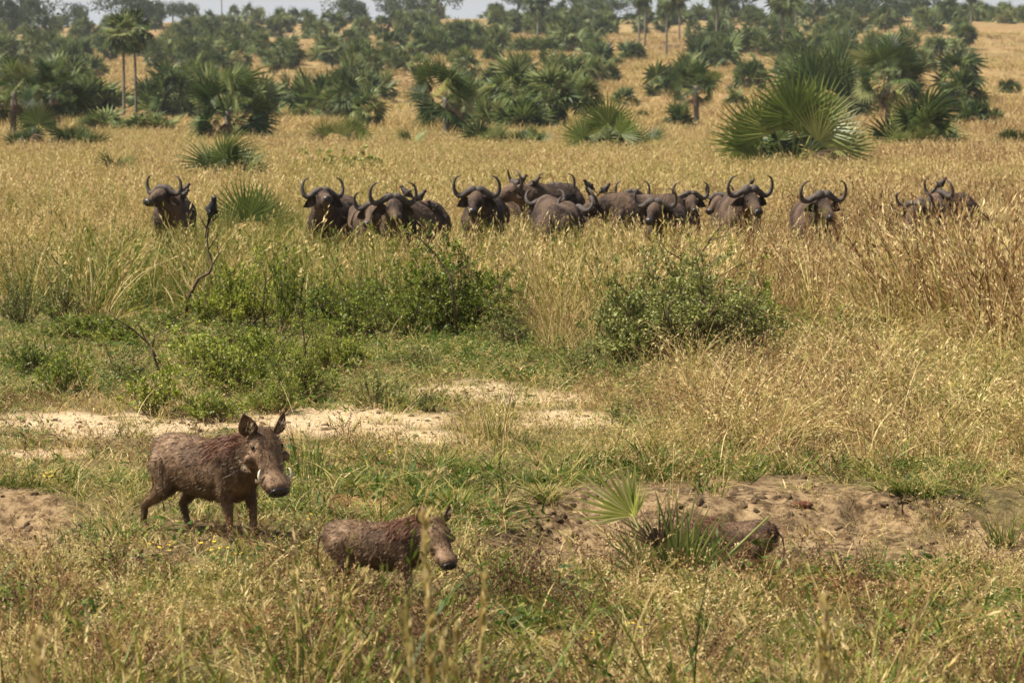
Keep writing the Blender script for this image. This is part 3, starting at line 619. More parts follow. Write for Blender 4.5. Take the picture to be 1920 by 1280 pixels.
fgl(1240, 1112, 1225, 940, 1.4, 2, .02, .2, LD[0])

# ------------------------------------------------------------------ slope palms (far crowns are one mesh each)
def crown_mesh(kind, seed, n=44, m=PALM):
    rs = np.random.RandomState(seed); mb = MB()
    for i in range(n):
        t = (i + .5) / n; az = i * 2.4 + rs.uniform(-.3, .3)
        if kind == 'bush': el = math.radians(86 - 88 * t + rs.uniform(-14, 14)); top = Vector((rs.normal(0, .18), rs.normal(0, .18), .05))
        else: el = math.radians(85 - 150 * t + rs.uniform(-10, 10)); top = Vector((0, 0, rs.uniform(-.1, .1)))
        d = Vector((math.cos(az) * math.cos(el), math.sin(az) * math.cos(el), math.sin(el)))
        s = rs.uniform(.46, .74)
        M = orient(d, (-d.x * .5, -d.y * .5, 1), rs.uniform(-1, 1), top, s)
        fan(mb, 11, rs.uniform(2.6, 4.2), 1.0, .5, .75, rs.uniform(.1, .5), .5, rs, True, .02, .25, M)
    return mb.mesh('crown', m)
def skirt_mesh(seed):
    rs = np.random.RandomState(seed); mb = MB()
    for i in range(12):
        az = rs.uniform(0, 6.28); el = math.radians(rs.uniform(-80, -35)); d = Vector((math.cos(az) * math.cos(el), math.sin(az) * math.cos(el), math.sin(el)))
        fan(mb, 7, 2.0, 1.0, .4, .6, .4, .8, rs, True, .02, .4, orient(d, (0, 0, 1), rs.uniform(-1, 1), (0, 0, -.1), rs.uniform(.35, .55)))
    return mb.mesh('dead_skirt', DEAD)
CB = [crown_mesh('bush', 100 + i, 20 + 3 * i) for i in range(7)]; CT = [crown_mesh('tree', 200 + i, 28 + 3 * i) for i in range(5)]; SK = [skirt_mesh(300 + i) for i in range(3)]
TK = [trunk_mesh(1.0, .06, .045, .04, 5)[0] for i in range(2)]
def far_palm(px, y, h, wd_, kind, label, group, trunk=None, name=None):
    loc = at(px, y); tk = trunk if trunk is not None else (0 if kind == 'bush' else h * .35)
    name = name or ('palm_bush' if kind == 'bush' else 'palm_tree')
    r = thing(name, label, 'palm', loc, U(0, 6.28), group)
    if kind == 'bush':
        o = obj('crown', rnd.choice(CB), r); o.scale = (wd_ / 2, wd_ / 2, h); 
        if U(0, 1) < .8: q = obj('dead_skirt', rnd.choice(SK), r); q.scale = (wd_ / 2.4, wd_ / 2.4, h * .5); q.location = (0, 0, h * .5)
    else:
        cr = wd_ / 2; o = obj('crown', rnd.choice(CT), r); o.scale = (cr, cr, cr * 1.05); o.location = (0, 0, tk + cr * .25)
        q = obj('dead_skirt', rnd.choice(SK), r); q.scale = (cr * .9,) * 3; q.location = (0, 0, tk + cr * .1)
        t_ = obj('trunk', rnd.choice(TK), r); t_.scale = (max(2.6, wd_ * .6),) * 2 + (tk + cr * .2,)
    return r
# tall palms, each with its own label: (px, base row, distance, crown top row, crown width px, label)
TALLP = [(237, 222, 262, 30, 88, 'tall palm with thick grey trunk, left one of the close pair'), (260, 221, 268, 26, 82, 'tall palm with thin trunk, right one of the close pair'),
 (1196, 70, 520, -32, 60, 'tall skyline palm with a pale trunk, left of a close trio'), (1207, 70, 530, -40, 60, 'tall skyline palm in the middle of a close trio'), (1247, 84, 480, -30, 64, 'tall skyline palm right of the close trio'),
 (1271, 50, 560, -30, 54, 'tall skyline palm with brown skirt right of centre'), (1340, 60, 540, -35, 60, 'tall skyline palm between two round skyline trees'), (1464, 92, 470, -30, 78, 'tall skyline palm with the longest trunk right of centre'),
 (1488, 40, 600, -30, 50, 'slim skyline palm just right of the longest trunk'), (1008, 50, 560, -25, 62, 'skyline palm with dark drooping crown near the centre'), (1813, 38, 560, -28, 44, 'lone skyline palm trunk near the right edge'), (421, 14, 700, -30, 30, 'lone slender skyline palm above the left slope')]
for px, by, y, ty, wp, lab in TALLP:
    k = ppm(y); loc = at(px, y); top = H + (YH - ty) / k; cr = wp / k / 2; far_palm(px, y, 0, cr * 2, 'tree', lab, None, top - loc.z - cr * 1.1, 'tall_palm')
# bare trunk on the skyline
mb = MB(); tube(mb, [(0, 0, -.2), (.05, 0, 1.2), (0, 0, 2.6)], [.25, .22, .2], 8)
tag(obj('dead_trunk', mb.mesh('dead_trunk', TRUNK, True), None, at(557, 790)), 'broken bare palm trunk standing alone on the skyline', 'trunk')
# placed slope palms (px, distance, height m, width m, kind, label)
SL = [(690, 222, 3.6, 3.4, 'tree', 'dark palm with a skirt of dead leaves left of the dark round palm'), (620, 260, 3.4, 3.6, 'tree', 'low dark palm on the slope above the low bright clump'),
 (975, 205, 3.0, 5.2, 'bush', 'wide dark palm thicket behind the small upright clump'), (920, 215, 3.0, 3.6, 'bush', 'pale green palm thicket right of the dark round palm'),
 (1035, 232, 5.4, 3.8, 'tree', 'left palm of the dark pair above the dead brown clump'), (1097, 236, 5.6, 3.6, 'tree', 'right palm of the dark pair above the dead brown clump'),
 (1170, 300, 2.0, 3.6, 'bush', 'low round palm bush alone on open golden grass'), (1290, 330, 5.0, 6.0, 'bush', 'dark palm thicket above the single short palm tree'),
 (1405, 330, 4.6, 5.0, 'bush', 'round dark palm bush above the huge fan palm'), (1510, 360, 4.6, 5.2, 'bush', 'round dark palm bush right of the longest skyline trunk'),
 (1790, 300, 5.6, 6.2, 'tree', 'topmost palm of the stacked clump on the right slope'), (1800, 262, 4.2, 5.2, 'tree', 'middle palm of the stacked clump on the right slope'), (1820, 225, 2.4, 3.8, 'bush', 'lowest dark bush of the stacked clump on the right slope'),
 (1885, 330, 1.8, 2.6, 'bush', 'small dark bush alone on the right slope'), (1858, 235, 1.6, 1.6, 'bush', 'tiny dark bush right of the stacked clump'), (1375, 290, 2.0, 2.6, 'bush', 'little dark bush on the slope left of the palm thicket'), (1203, 255, 1.0, 1.4, 'bush', 'tiny palm seedling on open grass right of centre'),
 (1275, 215, 2.4, 2.6, 'bush', 'low bush hugging the single short palm tree'), (210, 214, 2.0, 6.0, 'bush', 'low green thicket at the foot of the two tall palms'), (290, 212, 1.8, 5.0, 'bush', 'low grey green thicket right of the two tall palms'),
 (320, 285, 5.6, 5.6, 'tree', 'dark palm with a brown skirt right of the two tall palms'), (145, 330, 6.0, 5.4, 'tree', 'greenish palm with a round crown above the left edge palms'), (880, 280, 4.4, 4.0, 'bush', 'dark palm bush just above the pale green thicket'), (560, 300, 4, 4.6, 'bush', 'dark palm bush left of the low dark palm')]
for px, y, h, w_, kind, lab in SL: far_palm(px, y, h, w_, kind, lab, None)
# every palm of the slope is an object; its label says where it stands relative to a palm one can find
MARK = [(237, 125, 'left tall palm of the close pair'), (432, 190, 'broad dark drooping palm'), (838, 190, 'dark round headed palm'), (1480, 250, 'huge bright fan palm'), (1660, 130, 'big ragged palm'), (1304, 170, 'single palm with bare trunk'),
        (105, 180, 'dark palm near the left edge'), (690, 180, 'dark palm with dead skirt'), (1065, 150, 'dark pair of palms'), (1464, 60, 'longest trunk'), (1800, 120, 'stacked clump at right'), (1247, 50, 'close trio of tall palms'), (557, 20, 'bare skyline trunk'),
        (1008, 25, 'drooping skyline palm'), (1650, 30, 'largest round skyline tree'), (255, 30, 'biggest left skyline tree'), (1140, 230, 'fan palm with dead brown leaves'), (1813, 20, 'lone skyline trunk at right'), (735, 20, 'narrow skyline tree'), (1340, 40, 'tall palm between round trees'), (60, 30, 'left corner tree')]
ORD = ['nearest', 'second nearest', 'third nearest', 'fourth nearest', 'fifth nearest', 'sixth nearest', 'seventh nearest', 'eighth nearest', 'ninth nearest', 'tenth nearest', 'eleventh nearest', 'twelfth nearest', 'thirteenth nearest', 'fourteenth nearest', 'fifteenth nearest']
def openm(px, py):      # places kept open grass on the slope
    return mx(ell(px, py, 1180, 210, 110, 60, .3, 3), ell(px, py, 1400, 235, 120, 70, .3), ell(px, py, 1870, 180, 110, 120, .25), ell(px, py, 750, 225, 60, 50, .3), ell(px, py, 240, 185, 60, 70, .3), ell(px, py, 560, 180, 70, 30, .3), ell(px, py, 560, 250, 60, 30, .3), ell(px, py, 1250, 140, 60, 30, .3), ell(px, py, 1000, 120, 80, 10), ell(px, py, 1750, 250, 300, 50), ell(px, py, 1380, 175, 60, 30))
placed = [(at(s[0], s[1]).x, s[1]) for s in SL]; jobs = []; tries = 0
while len(jobs) < 430 and tries < 60000:
    tries += 1
    y = 215 + 590 * U(0, 1) ** .8; x = U(-.215, .215) * y
    z = float(T(x, y)); px = 960 + x / y * F; py = YH - (z - H) * F / y
    dn = float(fbm(x / 38, y / 55, 121)); dn = .2 + 2.6 * max(0, dn - .4)
    if px > 1330: dn *= .6 if y < 480 else .9
    if U(0, 1) > dn or U(0, 1) < float(openm(np.float64(px), np.float64(py))): continue
    if min(((x - a) ** 2 + ((y - b) * .35) ** 2 for a, b in placed), default=99) < 5.5: continue
    placed.append((x, y)); tr = U(0, 1) < .36
    jobs.append((px, py, y, tr, U(4.5, 7.0) if tr else U(3.0, 5.4), U(4.0, 6.0) if tr else U(4.5, 8.0)))
jobs.sort(key=lambda j: -j[2]); used = {}
def where(px, py, y, tr):
    m_ = min(MARK, key=lambda m: math.hypot(m[0] - px, (m[1] - py) * 1.8)); dx, dy = px - m_[0], py - m_[1]
    rel = ('left of' if dx < 0 else 'right of') if abs(dx) > abs(dy) * 1.6 else ('above' if dy < 0 else 'below')
    return m_[2], rel, math.hypot(dx, dy)
info = {}
for j in jobs: m_, rel, d_ = where(j[0], j[1], j[2], j[3]); info.setdefault((m_, rel, j[3], j[5] > (5 if j[3] else 6.2)), []).append((d_, j))
for (m_, rel, tr, big), lst in info.items():
    for i, (d_, j) in enumerate(sorted(lst, key=lambda q: q[0])):
        px, py, y, tr, h, w_ = j; kd = ('wide' if big else 'narrow') + (' short trunked palm' if tr else ' rounded palm bush')
        far = 'skyline ridge' if y > 640 else 'slope'
        far_palm(px, y, h, w_, 'tree' if tr else 'bush', '%s, %s %s the %s' % (kd, ORD[min(i, 14)].replace(' nearest', '')  + ' nearest' if i else 'nearest', rel, m_), 'short palms scattered over the slope' if tr else 'palm bushes dotting the slope')
# broad skyline trees
def tree_crown(seed, n=2600):
    rs = np.random.RandomState(seed); mb = MB(); cl = [(rs.normal(0, .33), rs.normal(0, .33), .62 + rs.uniform(-.22, .26), rs.uniform(.2, .34)) for _ in range(16)]
    for _ in range(n):
        c = cl[rs.randint(16)]; v = rs.normal(0, 1, 3); v /= np.linalg.norm(v); p = np.array(c[:3]) + v * c[3] * rs.uniform(.6, 1.05) * [1, 1, .8]
        a = rs.normal(0, 1, 3); a /= np.linalg.norm(a); b = np.cross(a, rs.normal(0, 1, 3)); b /= np.linalg.norm(b); s = rs.uniform(.02, .045)
        mb.add([p - a * s, p + b * s * .6, p + a * s, p - b * s * .6], [(0, 1, 2, 3)], rs.rand(), .5)
    return mb.mesh('crown', TREE)
TC = [tree_crown(i) for i in range(3)]
TREES = [(1595, 700, 8.5, 7, 'round skyline tree on a thin stalk, leftmost of the right hand group'), (1650, 660, 9, 9, 'largest round skyline tree of the right hand group'), (1710, 690, 8, 9, 'dome shaped skyline tree at the end of the right hand group'),
 (1520, 720, 10, 9, 'wide skyline tree right of the slim skyline palm'), (1390, 740, 9, 9, 'wide skyline tree left of the longest trunk'), (1135, 760, 7, 9, 'round skyline tree just left of the close trio of palms'), (1080, 770, 11, 9, 'tall dense skyline tree near the centre'),
 (970, 770, 9, 8, 'dense skyline tree left of the drooping palm'), (830, 770, 11, 8, 'tall narrow skyline tree above the dark round palm'), (735, 780, 8, 6, 'narrow skyline tree standing clear left of centre'), (785, 775, 10, 8, 'tall skyline tree right of the narrow one'), (660, 780, 8, 8, 'rounded skyline tree right of the bare trunk'),
 (255, 770, 11, 11, 'biggest skyline tree on the left half'), (295, 775, 7, 7, 'smaller skyline tree beside the biggest left one'), (150, 770, 7, 6, 'small rounded skyline tree above the left slope'), (55, 720, 12, 10, 'tall skyline tree near the left corner'), (10, 700, 12, 9, 'skyline tree cut off by the left corner'), (330, 790, 6, 5, 'small round skyline tree, left of a touching pair'), (356, 790, 6, 5, 'small round skyline tree, right of a touching pair')]
for px, y, h, w_, lab in TREES:
    r = thing('skyline_tree', lab, 'tree', at(px, y), U(0, 6)); o = obj('crown', rnd.choice(TC), r); o.scale = (w_, w_, h)
    t_ = obj('trunk', TK[0], r); t_.scale = (w_ * .8, w_ * .8, h * .5)

# ------------------------------------------------------------------ bushes
def bush_mesh(seed, shoots=46, twigs=11, leaves=11, ls=.037, flat=1.0, m=LEAF, spiky=.25, thorny=False):
    # unit bush: radius 1, height 1 (scaled by the object); leaf size given for a bush about 1.2 m wide
    rs = np.random.RandomState(seed); lf = MB(); br = MB()
    for i in range(shoots):
        az = rs.uniform(0, 6.283); rr = rs.rand() ** .55; el_top = math.sqrt(max(0, 1 - rr ** 3)) * rs.uniform(.5, 1.0) + (spiky * rs.rand() * 1.3 if rs.rand() < .4 else 0)
        b = np.array([math.cos(az) * .25 * rs.rand(), math.sin(az) * .25 * rs.rand(), 0]); e = np.array([math.cos(az) * rr, math.sin(az) * rr, max(el_top, .12)])
        mid = b * .5 + e * .5 + np.array([rs.normal(0, .08), rs.normal(0, .08), .10]); pts = []
        for t in np.linspace(0, 1, 7): pts.append((1 - t) ** 2 * b + 2 * t * (1 - t) * mid + t * t * e + rs.normal(0, .018, 3) * (t > 0))
        tube(br, pts, [.012 * (1 - .8 * k / 6) for k in range(7)], 4)
        for q in range(twigs):
            t = rs.uniform(.22, 1); f = t * 6; i0 = min(int(f), 5); p = pts[i0] + (pts[i0 + 1] - pts[i0]) * (f - i0)
            d = rs.normal(0, 1, 3); d[2] = abs(d[2]) * .8 + .15; d /= np.linalg.norm(d); tl = rs.uniform(.07, .2) * (1.15 - .5 * t)
            tube(br, [p, p + d * tl], [.004, .0015], 3)
            tone = rs.rand()
            for _ in range(leaves):
                pp = p + d * tl * rs.uniform(.1, 1.05) + rs.normal(0, .014, 3); a = rs.normal(0, 1, 3) * .8 + d * .6; a /= np.linalg.norm(a)
                n_ = rs.normal(0, .6, 3) + [0, 0, 1]; s_ = np.cross(a, n_); s_ /= np.linalg.norm(s_) + 1e-6; L = ls * rs.uniform(.55, 1.35)
                lf.add([pp, pp + a * L * .5 + s_ * L * .38, pp + a * L, pp + a * L * .5 - s_ * L * .34], [(0, 1, 2, 3)], min(1, max(0, tone * .55 + rs.rand() * .45)), .5)
    return lf.mesh('foliage', m), br.mesh('branches', TWIG)
BV = [bush_mesh(1, 60, 13, 12), bush_mesh(2, 54, 12, 12, spiky=.45), bush_mesh(3, 44, 11, 12, .05, spiky=.3), bush_mesh(4, 34, 9, 9, .06, spiky=.5), bush_mesh(5, 120, 18, 14, .027, m=LEAFG, spiky=.25), bush_mesh(6, 40, 9, 9, .05, m=LEAFG, spiky=.5)]
# (px, base row, width px, height px, variant, label)
BUSH = [
 (850, 628, 250, 165, 0, 'large dense green bush in front of the central buffaloes'), (770, 635, 130, 130, 1, 'dark green bush joining the large dense bush on its left'),
 (670, 640, 170, 115, 1, 'mid green bush left of the dense central thicket'), (700, 602, 150, 80, 2, 'small bush peeking out behind the mid green one'),
 (535, 632, 95, 145, 3, 'narrow upright bush with a leaning leafy shoot'), (455, 618, 150, 125, 2, 'leafy bush under the perched bird branch'), (395, 612, 110, 70, 3, 'low bush at the foot of the perched bird branch'),
 (1285, 690, 340, 195, 4, 'biggest bush of the photo, grey green and dark at its base'), (1170, 690, 160, 150, 5, 'brownish thorny bush joined to the left of the biggest bush'), (1390, 668, 160, 135, 0, 'green bush forming the right end of the biggest thicket'),
 (560, 752, 150, 115, 1, 'dark leafed bush at the edge of the sandy strip'), (430, 740, 190, 110, 0, 'green bush left of the dark leafed bush by the sand'), (300, 782, 170, 90, 3, 'twiggy half bare bush at the left end of the sand bushes'), (395, 790, 160, 62, 2, 'lowest green bush spilling onto the sandy strip'),
 (650, 700, 110, 72, 2, 'round little bush above the sandy strip'), (705, 765, 140, 62, 5, 'greyish low bush on the sand right of the dark leafed bush'), (805, 770, 70, 40, 5, 'tiny sprawling bush on the bare sand'),
 (140, 640, 170, 55, 2, 'flat soft green bush at left below the tall grass'), (125, 742, 130, 85, 3, 'small dark bush standing alone near the left edge'), (40, 612, 110, 85, 5, 'brownish bush at the left edge under the tall grass'), (120, 600, 140, 70, 5, 'brownish bush mixed into the tall grass at left'),
 (320, 625, 100, 50, 2, 'little bush left of the perched bird branch'), (230, 720, 120, 55, 5, 'low grey bush below the bare leaning branch'), (950, 650, 120, 60, 5, 'pale low shrub right of the dense bush'), (1080, 702, 110, 50, 5, 'pale wispy shrub left of the thorny bush'),
 (600, 610, 150, 75, 2, 'mid sized bush filling the gap left of the mid green one'), (960, 618, 130, 95, 1, 'dark bush closing the right end of the central thicket'), (500, 690, 170, 80, 2, 'bush spreading behind the two bushes by the sand'), (370, 700, 170, 80, 3, 'loose leafy bush right of the pale bare branch'),
 (610, 700, 110, 95, 1, 'dark bush right of the upright dark twig'), (515, 775, 130, 60, 2, 'low bush between the two biggest bushes by the sand'), (230, 650, 150, 60, 2, 'soft green bush left of the pale bare branch'), (60, 700, 130, 60, 2, 'low green bush above the left end of the sand'), (440, 660, 120, 60, 1, 'bush below the leafy bush under the perched bird'),
 (1440, 640, 110, 75, 2, 'fresh green bush against the right side of the biggest thicket'), (780, 690, 130, 36, 5, 'low pale shrub above the upper sand patch'), (1240, 600, 150, 90, 5, 'grey green bush behind the biggest one'),
 (1530, 640, 180, 55, 3, 'low broad green weeds right of the biggest bush'), (1625, 642, 60, 55, 3, 'dark small weed clump in front of the brown grass at right'), (1170, 790, 110, 42, 5, 'small grey shrub on the grass right of the sand'), (985, 845, 90, 30, 5, 'low dark green cushion plant between sand and gully'),
 (1530, 520, 60, 90, 5, 'slim leafy sapling in the tall grass below the lone big horned buffalo'), (650, 352, 170, 60, 3, 'green shrubs in the yellow grass behind the left buffaloes'), (800, 345, 60, 34, 5, 'faint grey shrub in the grass above the middle birds'), (1745, 1150, 90, 52, 3, 'dark green weed clump in the right foreground'), (1880, 600, 80, 70, 5, 'leafy shrub in the brown grass at the right edge')]
for i, (px, by, wp, hp, v, lab) in enumerate(BUSH):
    g = G(px, by); k = ppm(g.y); r = thing('bush', lab, 'bush', g - Vector((0, 0, .03)), U(0, 6.28)); wr = wp / k / 2 * 1.22; h = hp / k / .92
    for nm, me in zip(('foliage', 'branches'), BV[v]): o = obj(nm, me, r); o.scale = (wr, wr * U(.75, 1), h)
# branches
def bough(name, label, cat, pts, rad, tw, leaf=0, y=None, seed=0):
    rs = np.random.RandomState(seed); base = ray(*pts[0], y); base.z = float(T(base.x, base.y)); mb = MB(); lf = MB()
    P = [ray(a, b, y + rs.normal(0, .08)) - base for a, b in pts]; P[0] = Vector((P[0].x, P[0].y, -.05)); tube(mb, P, [rad * (1 - .75 * i / (len(P) - 1)) for i in range(len(P))], 6)
    for a in tw:
        Q = [ray(q[0], q[1], y + rs.normal(0, .08)) - base for q in a]; tube(mb, Q, [rad * .45 * (1 - .7 * i / (len(Q) - 1)) for i in range(len(Q))], 5)
        P += Q
    for _ in range(leaf):
        j = rs.randint(1, len(P) - 1)
        pa, pb = P[j], P[j + 1] if (P[j + 1] - P[j]).length < .8 else P[j]
        p = np.array(pa.lerp(pb, rs.rand())) + rs.normal(0, .03, 3); a = rs.normal(0, 1, 3); a /= np.linalg.norm(a); s_ = np.cross(a, rs.normal(0, 1, 3)); s_ /= np.linalg.norm(s_); L = .035
        lf.add([p, p + a * L * .5 + s_ * L * .3, p + a * L, p + a * L * .5 - s_ * L * .3], [(0, 1, 2, 3)], rs.rand(), .5)
    r = thing(name, label, cat, base); obj('stem', mb.mesh('stem', TWIG, True), r)
    if leaf: obj('foliage', lf.mesh('foliage', LEAF), r)
    return r
bough('branch', 'thin crooked dark branch with a black bird on its tip', 'branch', [(348, 590), (352, 560), (372, 522), (392, 512), (398, 496), (390, 470), (388, 440), (392, 425), (400, 408)], .03, [[(398, 496), (410, 478), (407, 455), (413, 435)], [(390, 470), (402, 450), (413, 436)], [(352, 570), (345, 545), (350, 530)], [(388, 430), (376, 408), (370, 392)], [(398, 415), (408, 405), (412, 400)]], 90, 41, 3)
bough('branch', 'pale bare leaning branch above the low grey bush at left', 'branch', [(315, 745), (300, 700), (286, 662), (275, 640), (250, 618), (215, 596), (195, 578)], .022, [[(286, 650), (290, 630), (310, 618), (322, 614)], [(275, 640), (262, 612), (255, 600)], [(285, 655), (300, 680), (320, 700)], [(250, 618), (225, 610), (205, 612)], [(280, 648), (270, 625)]], 30, 31.5, 4)
bough('branch', 'arching leafy twig over the dense bush before the buffaloes', 'branch', [(860, 600), (845, 520), (815, 475), (790, 450), (755, 430)], .02, [[(845, 520), (870, 500), (900, 485), (950, 462)], [(815, 475), (805, 500), (800, 530)], [(790, 450), (780, 470)], [(930, 600), (945, 520), (985, 478), (1000, 440)]], 300, 37.5, 5)
bough('branch', 'upright dark twig rising from the bush by the sand', 'branch', [(572, 750), (570, 700), (572, 650), (566, 600), (560, 560)], .016, [[(572, 650), (585, 620), (590, 590)], [(570, 690), (588, 660), (584, 640)], [(566, 600), (555, 580), (550, 565)]], 60, 30, 6)
bough('branch', 'reddish upright twigs in the bush left of the thicket', 'branch', [(500, 640), (492, 580), (498, 530), (488, 480)], .02, [[(492, 580), (470, 540), (462, 500)], [(498, 530), (540, 490), (552, 470)], [(500, 620), (545, 560), (548, 500)]], 320, 39, 7)
bough('branch', 'leaning leafy sprays on top of the biggest bush', 'branch', [(1290, 680), (1280, 560), (1300, 500), (1330, 450), (1350, 425)], .022, [[(1300, 500), (1250, 470), (1232, 445)], [(1330, 450), (1370, 440), (1372, 470)], [(1280, 560), (1380, 500), (1440, 480)], [(1280, 560), (1200, 520), (1160, 510)]], 420, 34.5, 8)

# ------------------------------------------------------------------ big grass tussocks that stand out
def tuss(seed, n, h, wd_, lean, curv, head, Rr):
    mb = MB(); blades(mb, n, Rr, h * .5, h, wd_, lean, curv, 5, head, .03, np.random.RandomState(seed)); return mb
def m_tuss(name, d):
    m, t = mat(name); v = mth(t, 'ADD', mth(t, 'MULTIPLY', mth(t, 'SUBTRACT', attr(t, 'rn'), .5), .5), d); v = mth(t, 'ADD', v, mth(t, 'MULTIPLY', mth(t, 'SUBTRACT', attr(t, 'hv'), .5), .25)); leafy(t, ramp(t, v, GR), .35, .5, .3); return m
TG, TY, TB = m_tuss('green_tussock', .2), m_tuss('straw_tussock', .5), m_tuss('brown_tussock', .74)
TUS = [(572, 905, .62, 60, .006, .14, .1, 0, TG, 'tall thin green grass tuft right of the standing warthog head'), (935, 830, .5, 60, .005, .15, .12, 0, TG, 'upright green grass tuft on the sand at the centre'), (900, 822, .55, 36, .005, .2, .12, 3, TY, 'dry upright grass tuft left of the green one on the sand'),
 (1040, 665, 1.1, 90, .006, .3, .3, 6, TB, 'tall brown leaning grass clump left of the biggest bush'), (1100, 668, 1.2, 90, .006, .3, .25, 6, TB, 'second tall brown grass clump touching the thorny bush'), (1300, 720, .9, 70, .006, .25, .3, 5, TY, 'pale tall grass tuft in front of the biggest bush'),
 (1340, 715, .8, 50, .006, .35, .45, 6, TB, 'arching pinkish grass tuft before the biggest bush'), (1700, 925, .34, 80, .012, .5, .8, 0, TG, 'splayed broad green tussock on the right bank'), (1745, 930, .3, 70, .012, .6, .8, 0, TG, 'splayed greyish tussock right beside the broad green one'),
 (1880, 1030, .42, 80, .008, .25, .2, 0, TG, 'dark green grass tuft at the right edge by the dirt'), (1800, 1055, .34, 90, .006, .3, .25, 0, TY, 'olive grass tuft on the right dirt left of the dark one'), (1640, 1065, .3, 34, .006, .25, .15, 0, TG, 'small thin green tuft on the dirt in the right foreground'),
 (850, 965, .36, 60, .012, .35, .5, 0, TG, 'bright green broad grass tuft above the second warthog'), (790, 950, .3, 50, .012, .45, .6, 0, TG, 'bright green broad tuft left of the one above the second warthog'), (1760, 985, .22, 60, .006, .5, .7, 0, TB, 'dead brown tuft standing on the bare right dirt'), (1025, 935, .3, 90, .006, .5, .8, 0, TY, 'straw coloured tuft overhanging the gully bank'),
 (1235, 900, .26, 60, .008, .45, .7, 0, TG, 'green tuft overhanging the bank behind the foreground palm'), (1400, 902, .26, 60, .008, .5, .7, 0, TG, 'green tuft overhanging the bank above the third warthog'), (140, 900, .3, 40, .006, .3, .3, 0, TG, 'thin green tuft behind the standing warthog'), (1790, 700, 1.0, 70, .006, .3, .3, 5, TY, 'tall pale leaning stems at right in the dry grass'), (1560, 790, .7, 30, .006, .5, .4, 4, TY, 'thin crossing stems in the dry grass at right'), (1330, 1240, .5, 26, .005, .3, .3, 14, TY, 'seeding grass tuft at the bottom right of centre'),
 (1225, 1150, .3, 40, .006, .3, .5, 14, TY, 'fluffy seeding tuft at the foot of the foreground palm'), (95, 1160, .34, 30, .005, .3, .4, 12, TB, 'fluffy brown seeding tuft in the left foreground')]
for i, (px, by, h, n, wd_, le, cu, hd_, m_, lab) in enumerate(TUS):
    me = tuss(500 + i, n, h, wd_, le, cu, hd_, .05 + h * .13).mesh('grass_tuft', m_); tag(obj('grass_tuft', me, None, G(px, by) - Vector((0, 0, .01))), lab, 'grass tuft')
# out of focus stems nearer the lens
for px, y, ty, lab in [(803, 9.5, 965, 'tall blurred yellow grass stem in front of the second warthog'), (865, 10.5, 1085, 'shorter blurred yellow grass stem right of the tall one'), (1540, 10.5, 1120, 'blurred pale grass stem at the bottom right'), (20, 9.0, 1190, 'blurred green grass stem in the bottom left corner')]:
    top = ray(px, ty, y); base = at(px + 8, y, -.05); base.x = top.x + .04; L = top.z - base.z; mb = MB(); rs = np.random.RandomState(int(px))
    for q in range(7):
        bx = rs.normal(0, .05); h_ = L * (1 if q == 0 else rs.uniform(.6, .9)); P_ = [(bx, rs.normal(0, .03), 0), (bx * .8, 0, h_ * .5), (bx + rs.normal(0, .02), 0, h_)]; tube(mb, P_, [.007, .006, .003], 5, .45)
        for k in range(80 if q == 0 else 24):
            t = rs.uniform(.62, 1.0); p = np.array(P_[1]) + (np.array(P_[2]) - np.array(P_[1])) * (t * 2 - 1); v = np.array([rs.normal(0, .25), rs.normal(0, .25), 1.0]); v /= np.linalg.norm(v); s_ = np.cross(v, rs.normal(0, 1, 3)); s_ /= np.linalg.norm(s_); l = rs.uniform(.03, .07)
            mb.add([p, p + v * l * .5 + s_ * l * .2, p + v * l, p + v * l * .5 - s_ * l * .2], [(0, 1, 2, 3)], rs.uniform(.3, .8), .8)
    tag(obj('tall_grass_clump', mb.mesh('tall_grass_clump', TY), None, base), lab, 'grass')
P, px, py = rpts(10.6, 14.2, 2.2, None, .215, 0)
scatter('blurred_foreground_stems', 'out of focus yellow green grass stems along the bottom of the photo', P, .33 + R.normal(0, .14, len(P)), R.uniform(.45, .95, len(P)), TALL, 6, .16)
# rock
mb = MB(); pebp(ROCK)(mb, 3); me = mb.mesh('rock', ROCK, True); o = obj('rock', me, None, G(1503, 952) + Vector((0, 0, .015))); o.scale = (.085, .05, .06)
for v in me.vertices: v.co += v.normal * .28 * mnoise.noise(v.co * 2.7)
tag(o, 'reddish brown rock lying on the bare dirt', 'rock')

# ------------------------------------------------------------------ warthogs
def ear_mesh(mb, M, L, Wd, cup=.35, fringe=True):
    V = []; n = 7; k = 7
    for i in range(n):
        t = i / (n - 1); hw = Wd * math.sin(math.pi * (.12 + .86 * t) ** .8) * .5 * (1 if t < 1 else .2) + .003
        for j in range(k):
            s = j / (k - 1) * 2 - 1; V.append(M @ Vector((L * t, s * hw, cup * hw * s * s * (1 - t * .4))))
    Fc = [(i * k + j, i * k + j + 1, (i + 1) * k + j + 1, (i + 1) * k + j) for i in range(n - 1) for j in range(k - 1)]
    mb.add(V, Fc)
def hair_strip(mb, p, d, L, wd_, rs, droop=.3, rn=None):
    d = d / (np.linalg.norm(d) + 1e-9); s = np.cross(d, rs.normal(0, 1, 3)); s /= np.linalg.norm(s) + 1e-9; s *= wd_ / 2
    a = p + d * L * .5; b = p + d * L - np.array([0, 0, droop * L])
    mb.add([p - s, p + s, a + s * .8, a - s * .8, b], [(0, 1, 2, 3), (3, 2, 4)], rs.rand() if rn is None else rn, .5)
